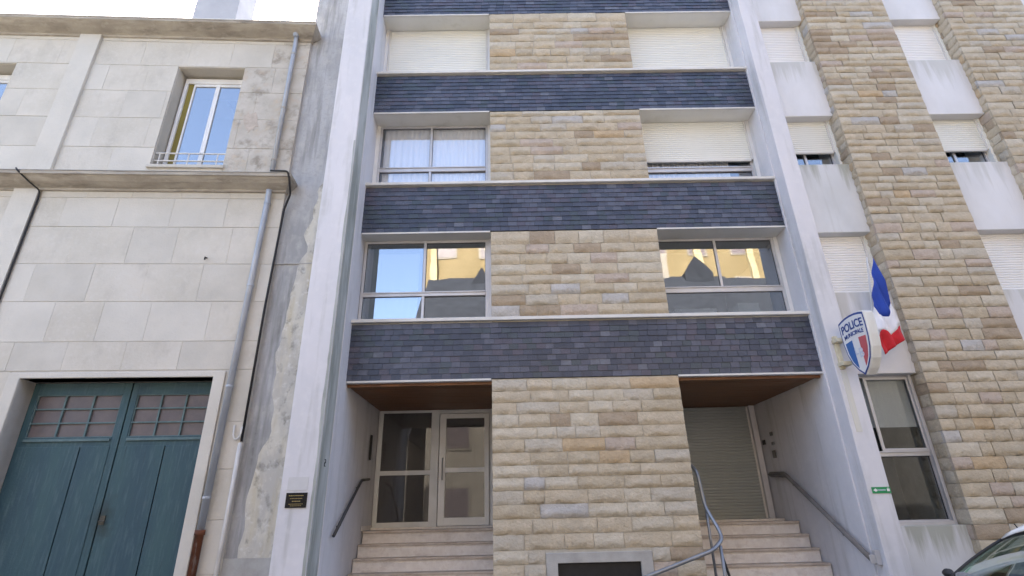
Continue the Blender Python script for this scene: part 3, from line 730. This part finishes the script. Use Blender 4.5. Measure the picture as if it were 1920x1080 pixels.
# gates
Yg = .30
def leaf(x0, x1, seam):
    f = MB(); zt = 3.76
    f.box(x0, x0+.10, Yg, Yg+.06, .1, zt).box(x1-.12, x1, Yg, Yg+.06, .1, zt)
    f.box(x0+.10, x1-.12, Yg, Yg+.06, 3.56, zt).box(x0+.10, x1-.12, Yg, Yg+.06, 2.70, 2.87)
    g = lp('gate_leaf', f, 'teal', bev=.006)
    part('ledge', B(x0+.11, x1-.13, Yg-.03, Yg, 2.80, 2.845), M['teal_light'], g, True, bev=.006)
    ps = [x0+.02, seam, x1-.10]
    for i in range(2):
        part('plank', B(ps[i]+.008, ps[i+1]-.008, Yg-.010, Yg+.02, .12, 2.72-.0), M['teal'], g, True, bev=.005)
    wx0, wx1, wz0, wz1 = x0+.10, x1-.12, 2.87, 3.56; n = 3
    bars = MB(); cw = (wx1-wx0)/3; chh = (wz1-wz0)/3
    for i in range(4): bars.box(wx0+i*cw-.014, wx0+i*cw+.014, Yg+.012, Yg+.04, wz0, wz1)
    for j in range(4): bars.box(wx0, wx1, Yg+.008, Yg+.038, wz0+j*chh-.012, wz0+j*chh+.012)
    part('glazing_bar', bars, M['teal_light'], g, True)
    for i in range(3):
        for j in range(3):
            part('pane', B(wx0+i*cw+.012, wx0+(i+1)*cw-.012, Yg+.043, Yg+.049, wz0+j*chh+.01, wz0+(j+1)*chh-.01), M['dust_pane'], g, True)
    return g
g1 = leaf(-4.10, -2.515, -3.08); g2 = leaf(-2.495, -1.06, -1.75)
part('lock', MB().box(-2.475, -2.40, Yg-.025, Yg, 1.55, 1.68).tube([(-2.44, Yg-.02, 1.60), (-2.44, Yg-.09, 1.60), (-2.35, Yg-.09, 1.595)], .012), M['brass'], g2, True)
part('door_gap', B(-2.513, -2.497, Yg+.03, Yg+.05, .1, 3.76), M['black'], g1, True)
r = random.Random(12); sp = []
for k in range(16):
    a_ = 2*math.pi*k/16; q = r.uniform(.5, 1.2); sp.append((-1.34+.15*q*math.cos(a_)-.05*math.sin(a_), 9.12+.34*q*math.sin(a_)))
lp('spalled_patch', MB().prism(sp, 'y', -.008, .004), 'spall')
lp('iron_hook', MB().tube([(-1.60, .0, 5.98), (-1.60, -.06, 5.97), (-1.60, -.06, 5.92)], .014, 6), 'black')
# upper windows
for (a, b) in UW:
    lps('window_reveal', MB().box(a-.001, a+.012, .03, .45, 8.0, 10.54).box(b-.012, b+.001, .03, .45, 8.0, 10.54).box(a+.012, b-.012, .03, .45, 10.53, 10.55), 'limestone3')
    lp('window_sill', B(a-.04, b+.04, -.05, .3, 7.93, 8.0), 'limestone3', bev=.01)
    fr = lp('window_frame', MB().box(a+.05, b-.05, .26, .34, 10.34, 10.47).box(a+.05, a+.12, .26, .34, 8.0, 10.34).box(b-.10, b-.05, .26, .34, 8.0, 10.34).box(a+.12, b-.1, .26, .34, 8.0, 8.09), 'white_paint', bev=.006)
    mid = (a+b)/2 + .06
    part('sash', MB().box(mid-.045, mid+.045, .275, .33, 8.09, 10.34).box(a+.24, a+.28, .28, .33, 8.09, 10.34).box(a+.28, mid-.045, .28, .33, 10.27, 10.34).box(mid+.045, b-.10, .28, .33, 10.27, 10.34), M['white_paint'], fr, True, bev=.005)
    part('side_strip', B(a+.12, a+.24, .30, .32, 8.09, 10.34), M['ochre_strip'], fr, True)  # ochre strip added between frame and sash
    part('pane', B(a+.28, mid-.045, .30, .306, 8.09, 10.27), M['glass_refl'], fr, True)
    part('pane', B(mid+.045, b-.10, .30, .306, 8.09, 10.27), M['glass_refl'], fr, True)
    rl = MB()
    for z in (8.15, 8.33): rl.tube([(a+.02, .06, z), (b-.02, .06, z)], .016)
    for k in range(3): rl.tube([(a+.1+k*.56, .06, 8.0), (a+.1+k*.56, .06, 8.33)], .012)
    lp('window_rail', rl, 'pvc')
lp('chimney_stack', B(-5.33, -4.05, 3.0, 3.9, 12.5, 17.5), 'chimney', bev=.01)

# downpipes, cables (fixed on the old wall, but things of their own)
def world_from_old(p): return WM[oh] @ Vector(p)
def rope(name, pts, r, mat, label, cat, n=8, rad=.06, extra=None):
    P = [world_from_old(p) for p in arc_pts(pts, rad)]
    base = P[-1]; t = thing(name, label, cat, tuple(base))
    o = part('pipe_run' if 'pipe' in name else 'cable_run', MB().tube(P, r, n), M[mat], t, smooth=True)
    return t
dp = rope('drainpipe', [(-.70, -.10, 11.42), (-.70, -.075, 11.2), (-.69, -.075, 7.68)], .045, 'zinc', 'upper zinc drainpipe between the top cornice and the string course', 'drainpipe', 12)
for z in (10.9, 9.4, 8.1):
    part('bracket', MB().tube([world_from_old((-.695, -.075, z-.02)), world_from_old((-.695, -.075, z+.02))], .055, 12), M['cement_edge'], dp)
part('hopper', MB().tube([world_from_old((-.70, -.12, 11.36)), world_from_old((-.70, -.12, 11.46))], [.05, .075], 12), M['zinc'], dp)
dp = rope('drainpipe', [(-.66, -.12, 7.38), (-.67, -.08, 7.2), (-.76, -.08, 1.42)], .052, 'zinc', 'lower zinc drainpipe beside the teal gates, ending in a rusty iron foot', 'drainpipe', 12)
for z in (7.1, 5.4, 3.6, 1.9):
    part('bracket', MB().tube([world_from_old((-.665-.1*(7.2-z)/5.8, -.08, z-.018)), world_from_old((-.665-.1*(7.2-z)/5.8, -.08, z+.018))], .062, 12), M['zinc'], dp)
part('iron_foot', MB().tube([world_from_old((-.76, -.08, 1.45)), world_from_old((-.76, -.08, 1.38)), world_from_old((-.76, -.08, 1.379)), world_from_old((-.77, -.09, .12))], [.072, .072, .06, .06], 12), M['rust'], dp, smooth=True)
rope('cable', [(-5.2, -.345, 7.66), (-5.15, -.355, 7.6), (-5.02, -.20, 7.46), (-4.90, -.05, 7.36), (-4.90, -.03, 7.2), (-4.895, -.03, 4.6), (-4.90, -.03, .3)], .015, 'black', 'black cable running down the pilaster left of the teal gates', 'cable')
rope('cable', [(-.6, -.34, 7.665), (-.27, -.35, 7.65), (-.24, -.30, 7.5), (-.26, -.1, 7.3), (-.36, -.03, 7.0), (-.405, -.025, 5.0), (-.41, -.025, 2.72)], .02, 'black', 'black cable down the right corner of the pale limestone building', 'cable')
rope('conduit', [(-.42, -.03, 2.70), (-.43, -.03, 1.6), (-.455, -.03, .15)], .032, 'pvc', 'white conduit below the black cable at the corner beside the grey wall', 'conduit', 10)
rope('cable', [(-.56, -.03, 2.98), (-.545, -.045, 2.80), (-.50, -.05, 2.74), (-.44, -.045, 2.80), (-.43, -.03, 2.95)], .014, 'pvc', 'short white cable loop beside the top of the white conduit', 'cable', rad=.12)

# ================================================================== SMALL THINGS ON THE FACADES
# handrails
t = thing('handrail', 'dark metal handrail on the white wall left of the glazed door', 'handrail', (XL+.1, 8.47, 1.33))
part('rail', MB().tube(arc_pts([(XL+.085, 8.45, 1.33), (XL+.085, 9.74, 2.16), (XL+.085, 10.25, 2.20)], .08), .024, 10), M['rail_dark'], t, smooth=True)
for y, z in ((8.75, 1.50), (9.65, 2.08)):
    part('bracket', MB().tube([(XL+.02, y, z-.05), (XL+.085, y, z-.03), (XL+.085, y, z)], .010, 8), M['rail_dark'], t)
t = thing('handrail', 'grey handrail on the white wall beside the roller door steps, with end plate', 'handrail', (XR-.1, 8.35, .88))
part('rail', MB().tube(arc_pts([(XR-.11, 8.36, .88), (XR-.11, 10.3, 2.12), (XR-.11, 10.9, 2.16)], .08), .05, 4), M['railwood'], t, smooth=True)
split_part('end_plate', MB().box(XR-.075, XR-.0, 8.29, 8.36, .80, .99).box(XR-.15, XR-.075, 8.30, 8.33, .82, .93), M['alu'], t, bev=.006)
for y, z in ((8.9, 1.22), (10.1, 1.99)):
    part('bracket', MB().tube([(XR-.03, y, z-.08), (XR-.11, y, z-.06), (XR-.11, y, z)], .012, 8), M['steel'], t)
t = thing('guard_rail', 'bent steel tube rail curving round the right corner of the central stone pier', 'guard rail', (2.9, 8.2, .12))
part('rail', MB().tube(arc_pts([(2.90, 8.98, .75), (2.87, 8.92, 2.2), (2.87, 8.86, 2.26), (2.90, 8.62, 2.1), (2.93, 8.60, 1.62), (3.00, 8.36, 1.30), (2.99, 8.25, 1.18), (2.80, 8.12, 1.05), (1.70, 8.02, .72), (1.0, 7.98, .50)], .10), .027, 12), M['steel'], t, smooth=True)
part('post', MB().tube([(2.93, 8.20, .12), (2.93, 8.20, 1.10)], .024, 10).tube([(2.95, 8.62, .55), (2.95, 8.62, 1.75)], .02, 10), M['steel'], t, smooth=True)
part('strut', MB().tube([(2.93, 8.22, 1.02), (3.14, 8.5, .50)], .018, 10), M['rail_dark'], t, smooth=True)

# black plaque on the left fin
t = thing('plaque', 'small black plaque with faint gold lettering on the left white fin', 'plaque', (-2.89, 7.69, 1.80))
part('plate', B(-3.03, -2.745, 7.685, 7.70, 1.71, 1.90), M['black_plaque'], t, bev=.003)
r = random.Random(6); mb = MB()
for (z, x0, x1, h) in [(1.862, -2.99, -2.79, .009), (1.826, -2.97, -2.81, .007), (1.792, -2.94, -2.83, .011), (1.757, -2.98, -2.80, .007), (1.735, -2.96, -2.82, .006)]:
    x = x0
    while x < x1: w = r.uniform(.006, .02); mb.box(x, x+w, 7.683, 7.6855, z-h/2, z+h/2); x += w+.005
part('lettering', mb, M['gold'], t)
t = thing('faded_patch', 'pale grey faded rectangle on the white fin just above the black plaque', 'patch', (-2.89, 7.7, 2.0))
part('film', B(-3.03, -2.755, 7.694, 7.70, 1.93, 2.10), pm('pale_film', (.55, .55, .56), (.50, .50, .51), 5, bump=0), t)
# green sticker
t = thing('exit_sign', 'small green sign with white ends on the right white fin', 'sign', (5.40, 8.19, 1.77))
part('plate', B(5.262, 5.53, 8.188, 8.20, 1.73, 1.815), M['green'], t)
mb = MB().prism([(5.275, 1.772), (5.315, 1.798), (5.315, 1.785), (5.335, 1.785), (5.335, 1.76), (5.315, 1.76), (5.315, 1.747)], 'y', 8.185, 8.1875)
mb.box(5.475, 5.515, 8.185, 8.1875, 1.755, 1.79); mb.box(5.485, 5.505, 8.185, 8.1875, 1.795, 1.803)
part('arrow_print', mb, M['sign_white'], t)
mb = MB(); x = 5.35
r = random.Random(9)
while x < 5.455: mb.box(x, x+.012, 8.185, 8.1875, 1.765, 1.782); x += .018
part('lettering', mb, M['sign_pale'], t)

# police sign: shield box standing out from the right fin, faces looking along the street
SXF, SY0, SZ0 = 5.33, 8.05, 3.345                     # left face plane, wall-side edge, lowest point
ps = thing('police_sign', 'white shield-shaped police sign with blue border projecting from the right fin', 'sign', (5.4, 8.1, 3.8))
def shield(k=1.0, cu=.325, cv=.50):
    base = [(.325, 0), (.44, .09), (.545, .22), (.61, .38), (.64, .56), (.65, .76), (.645, .92), (.56, .945), (.45, .965), (.325, .972), (.2, .965), (.09, .945), (.005, .92), (0, .76), (.01, .56), (.04, .38), (.105, .22), (.21, .09)]
    return [(cu+(u-cu)*k, cv+(v-cv)*k) for u, v in base]
def sh(poly, x0, x1): return MB().prism([(SY0-u, SZ0+v) for u, v in poly], 'x', x0, x1)
part('shield_box', sh(shield(1.0), SXF, SXF+.17), M['sign_rim'], ps, bev=.03)
for sgn, xf in ((-1, SXF), (1, SXF+.17)):
    d1, d2, d3 = [sorted((xf, xf+sgn*t_)) for t_ in (.003, .006, .009)]
    kk = 1 if sgn < 0 else .9
    part('shield_border', sh(shield(.965*kk), *d1), M['sign_blue'], ps)
    part('shield_face', sh(shield(.90*kk), *d2), M['sign_white'], ps)
    clip = lambda poly, lo, hi: [(min(max(u, lo), hi), v) for u, v in poly]
    low = [(.325, .075), (.43, .16), (.51, .27), (.555, .40), (.575, .56), (.325, .585), (.075, .56), (.095, .40), (.14, .27), (.22, .16)]
    l = [(.245, .135), (.245, .575), (.075, .56), (.095, .40), (.14, .27), (.20, .18)]
    r_ = [(.405, .575), (.405, .135), (.45, .18), (.51, .27), (.555, .40), (.575, .56)]
    part('blue_field', sh(l, *d3), M['sign_midblue'], ps); part('red_field', sh(r_, *d3), M['sign_red'], ps)
def text(body, size, u, v, mat, parent, bold=0.0, sx=1.0):
    c = bpy.data.curves.new('lettering', 'FONT'); c.body = body; c.size = size; c.align_x = 'CENTER'; c.extrude = .0015; c.offset = bold
    tmp = bpy.data.objects.new('tmp', c); col.objects.link(tmp)
    me = bpy.data.meshes.new_from_object(tmp.evaluated_get(bpy.context.evaluated_depsgraph_get())); bpy.data.objects.remove(tmp)
    me.materials.clear(); me.materials.append(mat)
    for vx in me.vertices:
        x, y, z = vx.co; vx.co = (SXF-.009-z, SY0-(u+x*sx), SZ0+v+y + (-.35*(x*sx)**2))
    return put('lettering', me, parent)
text('POLICE', .175, .325, .735, M['sign_blue'], ps, .004, .92)
text('MUNICIPALE', .088, .325, .635, M['sign_blue'], ps, .002, .95)
for vm, (bd, u, v, s) in enumerate([('L', .28, .34, .16), ('B', .385, .28, .2)]):
    o = text(bd, s, u, v, M['sign_pale'], ps, .003)
mb = MB().tube([(5.36, 8.2, 3.62), (5.36, 8.06, 3.64)], .018, 8).tube([(5.36, 8.2, 4.02), (5.36, 8.06, 4.02)], .018, 8)
mb.box(5.27, 5.34, 8.15, 8.2, 3.56, 4.10); mb.box(5.25, 5.40, 8.05, 8.2, 3.60, 3.66); mb.box(5.25, 5.40, 8.05, 8.2, 3.98, 4.04)
part('bracket', mb, M['beige_metal'], ps, bev=.006)
part('drip_stain', B(5.27, 5.36, 8.192, 8.20, 2.6, 3.54), pm('drip_stain', (.62, .60, .52), (.55, .55, .54), 4, (4, 4, .3), bump=0), ap)

# tricolour flag, hanging slack beside the sign
FY = 8.25
def fp(x, z, y=0): return (x, FY+y, z)
fl = thing('flag', 'slack blue, white and red tricolour flag hanging behind the police sign', 'flag', (6.15, 8.3, 3.6))
k = (FY)/8.3
def sub(name, poly, mat, seed):
    """cloth: triangulated polygon with folds"""
    bm = bmesh.new(); vsx = [bm.verts.new(p) for p in poly]; bm.faces.new(vsx)
    bmesh.ops.triangulate(bm, faces=bm.faces); bmesh.ops.subdivide_edges(bm, edges=bm.edges, cuts=7, use_grid_fill=True)
    for v in bm.verts:
        v.co.y += .028*math.sin(v.co.x*34 + v.co.z*6 + seed) + .03*noise.noise(v.co*5)
    me = bpy.data.meshes.new(name); bm.to_mesh(me); bm.free(); me.materials.append(mat)
    for p in me.polygons: p.use_smooth = True
    o = put(name, me, fl); s = o.modifiers.new('thick', 'SOLIDIFY'); s.thickness = .003; return o
# polygons as (x, z) at the wall-near plane y=8.3 rescaled to FY
def S(x, z): return (x, FY, z)
FPOLY = {
 'blue': [(6.403, 5.561), (6.26, 5.067), (6.142, 4.631), (6.19, 4.487), (6.348, 4.446), (6.467, 4.691), (6.473, 5.043), (6.458, 5.365)],
 'white': [(6.142, 4.631), (6.19, 4.487), (6.348, 4.446), (6.467, 4.691), (6.514, 4.349), (6.317, 4.14), (6.201, 4.225), (6.06, 4.20)],
 'red': [(6.178, 4.235), (6.317, 4.14), (6.509, 4.302), (6.515, 4.054), (6.297, 3.932), (6.092, 3.802), (6.06, 4.10)]}
for nm, pl in FPOLY.items():
    sub(nm+'_band', [S(x, z) for x, z in pl], M['flag_'+nm], {'blue': 0, 'white': 0, 'red': 0}[nm])
a, b = S(6.44, 5.60), S(6.05, 3.75)
part('pole', MB().tube([(6.13, 8.62, 3.78), (6.14, 8.36, 4.3), (6.38, 8.36, 5.60)], .013, 8), M['pvc'], fl, smooth=True)

# ================================================================== PARKED CAR (nose towards the left)
car = thing('parked_car', 'white hatchback parked at the kerb, only its windscreen corner and roof showing', 'car', (5.3, 5.2, 0))
YC, HW = 5.17, .86
def grid(rows, mat, name, parent, smooth=True, sol=0):
    n = len(rows[0]); mb = MB(); mb.add([p for r_ in rows for p in r_], [(i*n+j, i*n+j+1, (i+1)*n+j+1, (i+1)*n+j) for i in range(len(rows)-1) for j in range(n-1)])
    o = part(name, mb, mat, parent, smooth=smooth)
    if sol: s = o.modifiers.new('thick', 'SOLIDIFY'); s.thickness = sol; s.offset = 0
    return o
def yrow(x, z, hw, crown, bow, n=13):
    return [(x + bow*(t*t), YC+hw*t, z - crown*(t*t)) for t in [(-1+2*i/(n-1)) for i in range(n)]]
# bodyshell below the glass line: closed sections along x
secs = [(3.12, .30, .62, .60), (3.22, .22, .70, .72), (3.5, .20, .80, .82), (4.0, .20, .83, .86), (4.3, .20, .86, .87), (5.2, .20, .93, .87), (6.2, .20, .97, .87), (6.8, .22, 1.0, .84), (7.05, .28, .92, .76), (7.12, .35, .80, .66)]
rows = []
for (x, zb, zt, hw) in secs:
    rows.append([(x, YC-hw*.9, zb), (x, YC-hw, zb+.15), (x, YC-hw, zt*.72), (x, YC-hw*.95, zt-.06), (x, YC-hw*.85, zt), (x, YC-hw*.4, zt+.015), (x, YC, zt+.02), (x, YC+hw*.4, zt+.015), (x, YC+hw*.85, zt), (x, YC+hw*.95, zt-.06), (x, YC+hw, zt*.72), (x, YC+hw, zb+.15), (x, YC+hw*.9, zb), (x, YC-hw*.9, zb)])
body = grid(rows, M['carwhite'], 'body', car)
e = MB(); e.add(rows[0][:-1], [tuple(range(13))]); e.add(rows[-1][:-1], [tuple(range(13))]); part('bumper_skin', e, M['carwhite'], body)
part('roof', MB(), M['carwhite'], car) if False else None
roof = [yrow(4.89, 1.362, .70, .125, .06), yrow(4.97, 1.405, .71, .125, .05), yrow(5.25, 1.48, .73, .12, .02), yrow(5.8, 1.52, .74, .12, 0), yrow(6.4, 1.42, .69, .12, 0), yrow(6.75, 1.36, .67, .12, 0)]
grid(roof, M['carwhite'], 'roof', car, sol=.02)
ws = []
for i in range(9):
    t_ = i/8; ws.append(yrow(4.20+.68*t_, .885+.462*t_+.02*math.sin(math.pi*t_), .80-.105*t_, .03+.09*t_, .13-.07*t_))
wsg = grid(ws, M['carglass'], 'windscreen', car, sol=.006)
edge = [Vector(r_[-1]) + Vector((0, .004, .004)) for r_ in ws]; edge2 = [Vector(r_[0]) + Vector((0, -.004, .004)) for r_ in ws]
part('pillar', MB().tube(edge, .017, 8), M['black'], car, smooth=True); part('pillar', MB().tube(edge2, .024, 8), M['black'], car, smooth=True)
part('windscreen_band', MB().tube([Vector(p)+Vector((-.005, 0, -.008)) for p in ws[-1]], .016, 8), M['black'], wsg, smooth=True)
part('wiper', MB().tube([(4.22, 5.55, .89), (4.26, 5.2, .90), (4.24, 4.8, .89)], .01, 6), M['black'], car)
for s in (-1, 1):
    y1, y2 = YC+s*.85, YC+s*.71
    side = MB(); prof = [(4.46, .93), (5.02, 1.25), (5.8, 1.315), (6.45, 1.29), (6.85, 1.0)]
    top = lambda x, z: YC+s*(.85-.14*(z-.97)/.34)
    side.add([(x, top(x, z), z) for x, z in prof], [tuple(range(5))])
    part('side_window', side, M['carglass'], car)
    part('cant_rail', MB().tube([(x, top(x, z)+s*.004, z) for x, z in prof[1:]], .02, 8), M['carwhite'], car, smooth=True)
    part('centre_pillar', MB().tube([(5.65, top(0, .97), .97), (5.68, top(0, 1.31), 1.31)], .03, 8), M['black'], car)
    mm = part('mirror', MB().tube([(4.50, YC+s*.84, .90), (4.48, YC+s*.90, .915), (4.48, YC+s*.92, .92), (4.48, YC+s*.96, .92), (4.48, YC+s*1.0, .92)], [.015, .02, .045, .045, .025], 12), M['black'], car, smooth=True)
    for x in (3.85, 6.45):
        tw = part('tyre', MB().tube([(x, YC+s*.66, .31), (x, YC+s*.68, .31), (x, YC+s*.85, .31), (x, YC+s*.87, .31)], [.27, .31, .31, .27], 28), M['tyre'], car, smooth=False)
        part('rim', MB().tube([(x, YC+s*.872, .31), (x, YC+s*.885, .31)], [.2, .18], 20), M['rim'], tw)
    part('headlight', MB().tube([(3.30, YC+s*.50, .66), (3.42, YC+s*.72, .68)], .07, 10), M['lamp'], car, smooth=True)
part('rear_window', MB().add([(6.78, YC-.6, 1.28), (6.78, YC+.6, 1.28), (7.02, YC+.68, .98), (7.02, YC-.68, .98)], [(0, 1, 2, 3)]), M['carglass'], car)
part('dashboard', B(4.35, 4.75, YC-.7, YC+.7, .80, .96), M['seat'], car, bev=.03)
for s in (-.36, .36):
    st = part('front_seat', MB().box(5.15, 5.65, YC+s-.23, YC+s+.23, .45, .62).box(5.6, 5.74, YC+s-.23, YC+s+.23, .6, 1.12), M['seat'], car, bev=.03)
    part('headrest', B(5.64, 5.73, YC+s-.12, YC+s+.12, 1.14, 1.30), M['seat'], st, bev=.02)
part('interior_mirror', B(4.98, 5.0, YC-.12, YC+.12, 1.22, 1.28), M['black'], car, bev=.01)
part('antenna', MB().tube([(5.06, 5.75, 1.30), (5.03, 5.76, 1.38)], .006, 6), M['black'], car)

# ================================================================== ACROSS THE STREET (seen mirrored in the windows)
def far_house(name, label, x0, x1, y0, y1, zt, wall, win=True, ridge=None, nfl=3):
    t = thing(name, label, 'house', ((x0+x1)/2, y1, 0))
    part('wall', B(x0, x1, y0, y1, 0, zt), M[wall], t)
    if ridge:
        ym = (y0+y1)/2 if ridge[1] is None else ridge[1]
        part('roof', MB().prism([(y1+.3, zt-.1), (y1+.3, zt+.1), (ym, ridge[0]), (y0-.3, zt+.1), (y0-.3, zt-.1)], 'x', x0-.1, x1+.1), M['roof'], t)
    if win:
        n = int((x1-x0)/2.6)
        for f_ in range(nfl):
            for i in range(n):
                cx = x0+(i+.5)*(x1-x0)/n; z = 1.2+f_*3.0
                if z+1.5 > zt: continue
                w = part('window', MB().box(cx-.6, cx+.6, y1-.02, y1+.04, z, z+1.5), M['cream_wall'], t)
                part('pane', B(cx-.5, cx+.5, y1+.041, y1+.05, z+.1, z+1.4), M['dust_pane'], w)
    return t
far_house('row_house', 'cream house across the street with a dark slate roof, mirrored in the lit window', -3.8, 11, -9.5, -3.0, 8.2, 'cream_wall', ridge=(12.35, -6.5), nfl=2)
far_house('added_dark_house', 'unseen dark house added across the street to darken the office window reflection', 11.05, 30, -9.5, -3.0, 8.2, 'dark_wall', win=False, ridge=(12.2, -6.5), nfl=2)  # unseen house, added dark to keep bright reflections off the office window
far_house('tall_house', 'tall ochre sunlit building mirrored above the dark roof in the windows', -5.0, 24, -22, -12, 20.2, 'yellow_wall', win=True, ridge=(20.9, None), nfl=6)
far_house('low_house', 'low cream house across the street left of the slate-roofed one', -16, -4.6, -9.5, -3.0, 4.8, 'cream_wall', ridge=(7.4, -6.5), nfl=1)
rh = [o for o in bpy.data.objects if o.name == 'row_house'][0]; th_ = [o for o in bpy.data.objects if o.name == 'tall_house'][0]
for (x, w, zt) in [(-1.2, .5, 12.75), (2.4, .45, 12.7), (5.4, .6, 12.9), (9.6, .7, 13.3)]:
    part('dormer', MB().prism([(x-w, 10.6), (x-w, zt-.9), (x, zt), (x+w, zt-.9), (x+w, 10.6)], 'y', -6.9, -6.1), M['roof'], rh)
part('attic_storey', B(-5.02, 24.02, -22, -11.9, 18.2, 20.25), pm('brown_attic', (.16, .11, .06), (.09, .065, .04), 1.2, (2, 1, .4), bump=.3, bsc=6), th_)
part('cornice', B(-5.2, 24.2, -12.0, -11.6, 17.9, 18.2), M['cream_wall'], th_)
for i in range(9): part('pilaster', B(-4.6+i*3.3, -4.2+i*3.3, -12, -11.75, 3, 17.9), pm('pale_pilaster', (.34, .29, .18), (.28, .23, .13), 2, bump=.1), th_)
ch = thing('roof_chimney', 'cream chimney block on the slate roof across the street', 'chimney', (7.5, -6.5, 11))
part('stack', B(6.8, 8.2, -7.2, -6.4, 10.5, 13.6), M['cream_wall'], ch); split_part('pot', MB().tube([(7.2, -6.8, 13.6), (7.2, -6.8, 14)], .15).tube([(7.8, -6.8, 13.6), (7.8, -6.8, 14)], .15), M['rust'], ch)
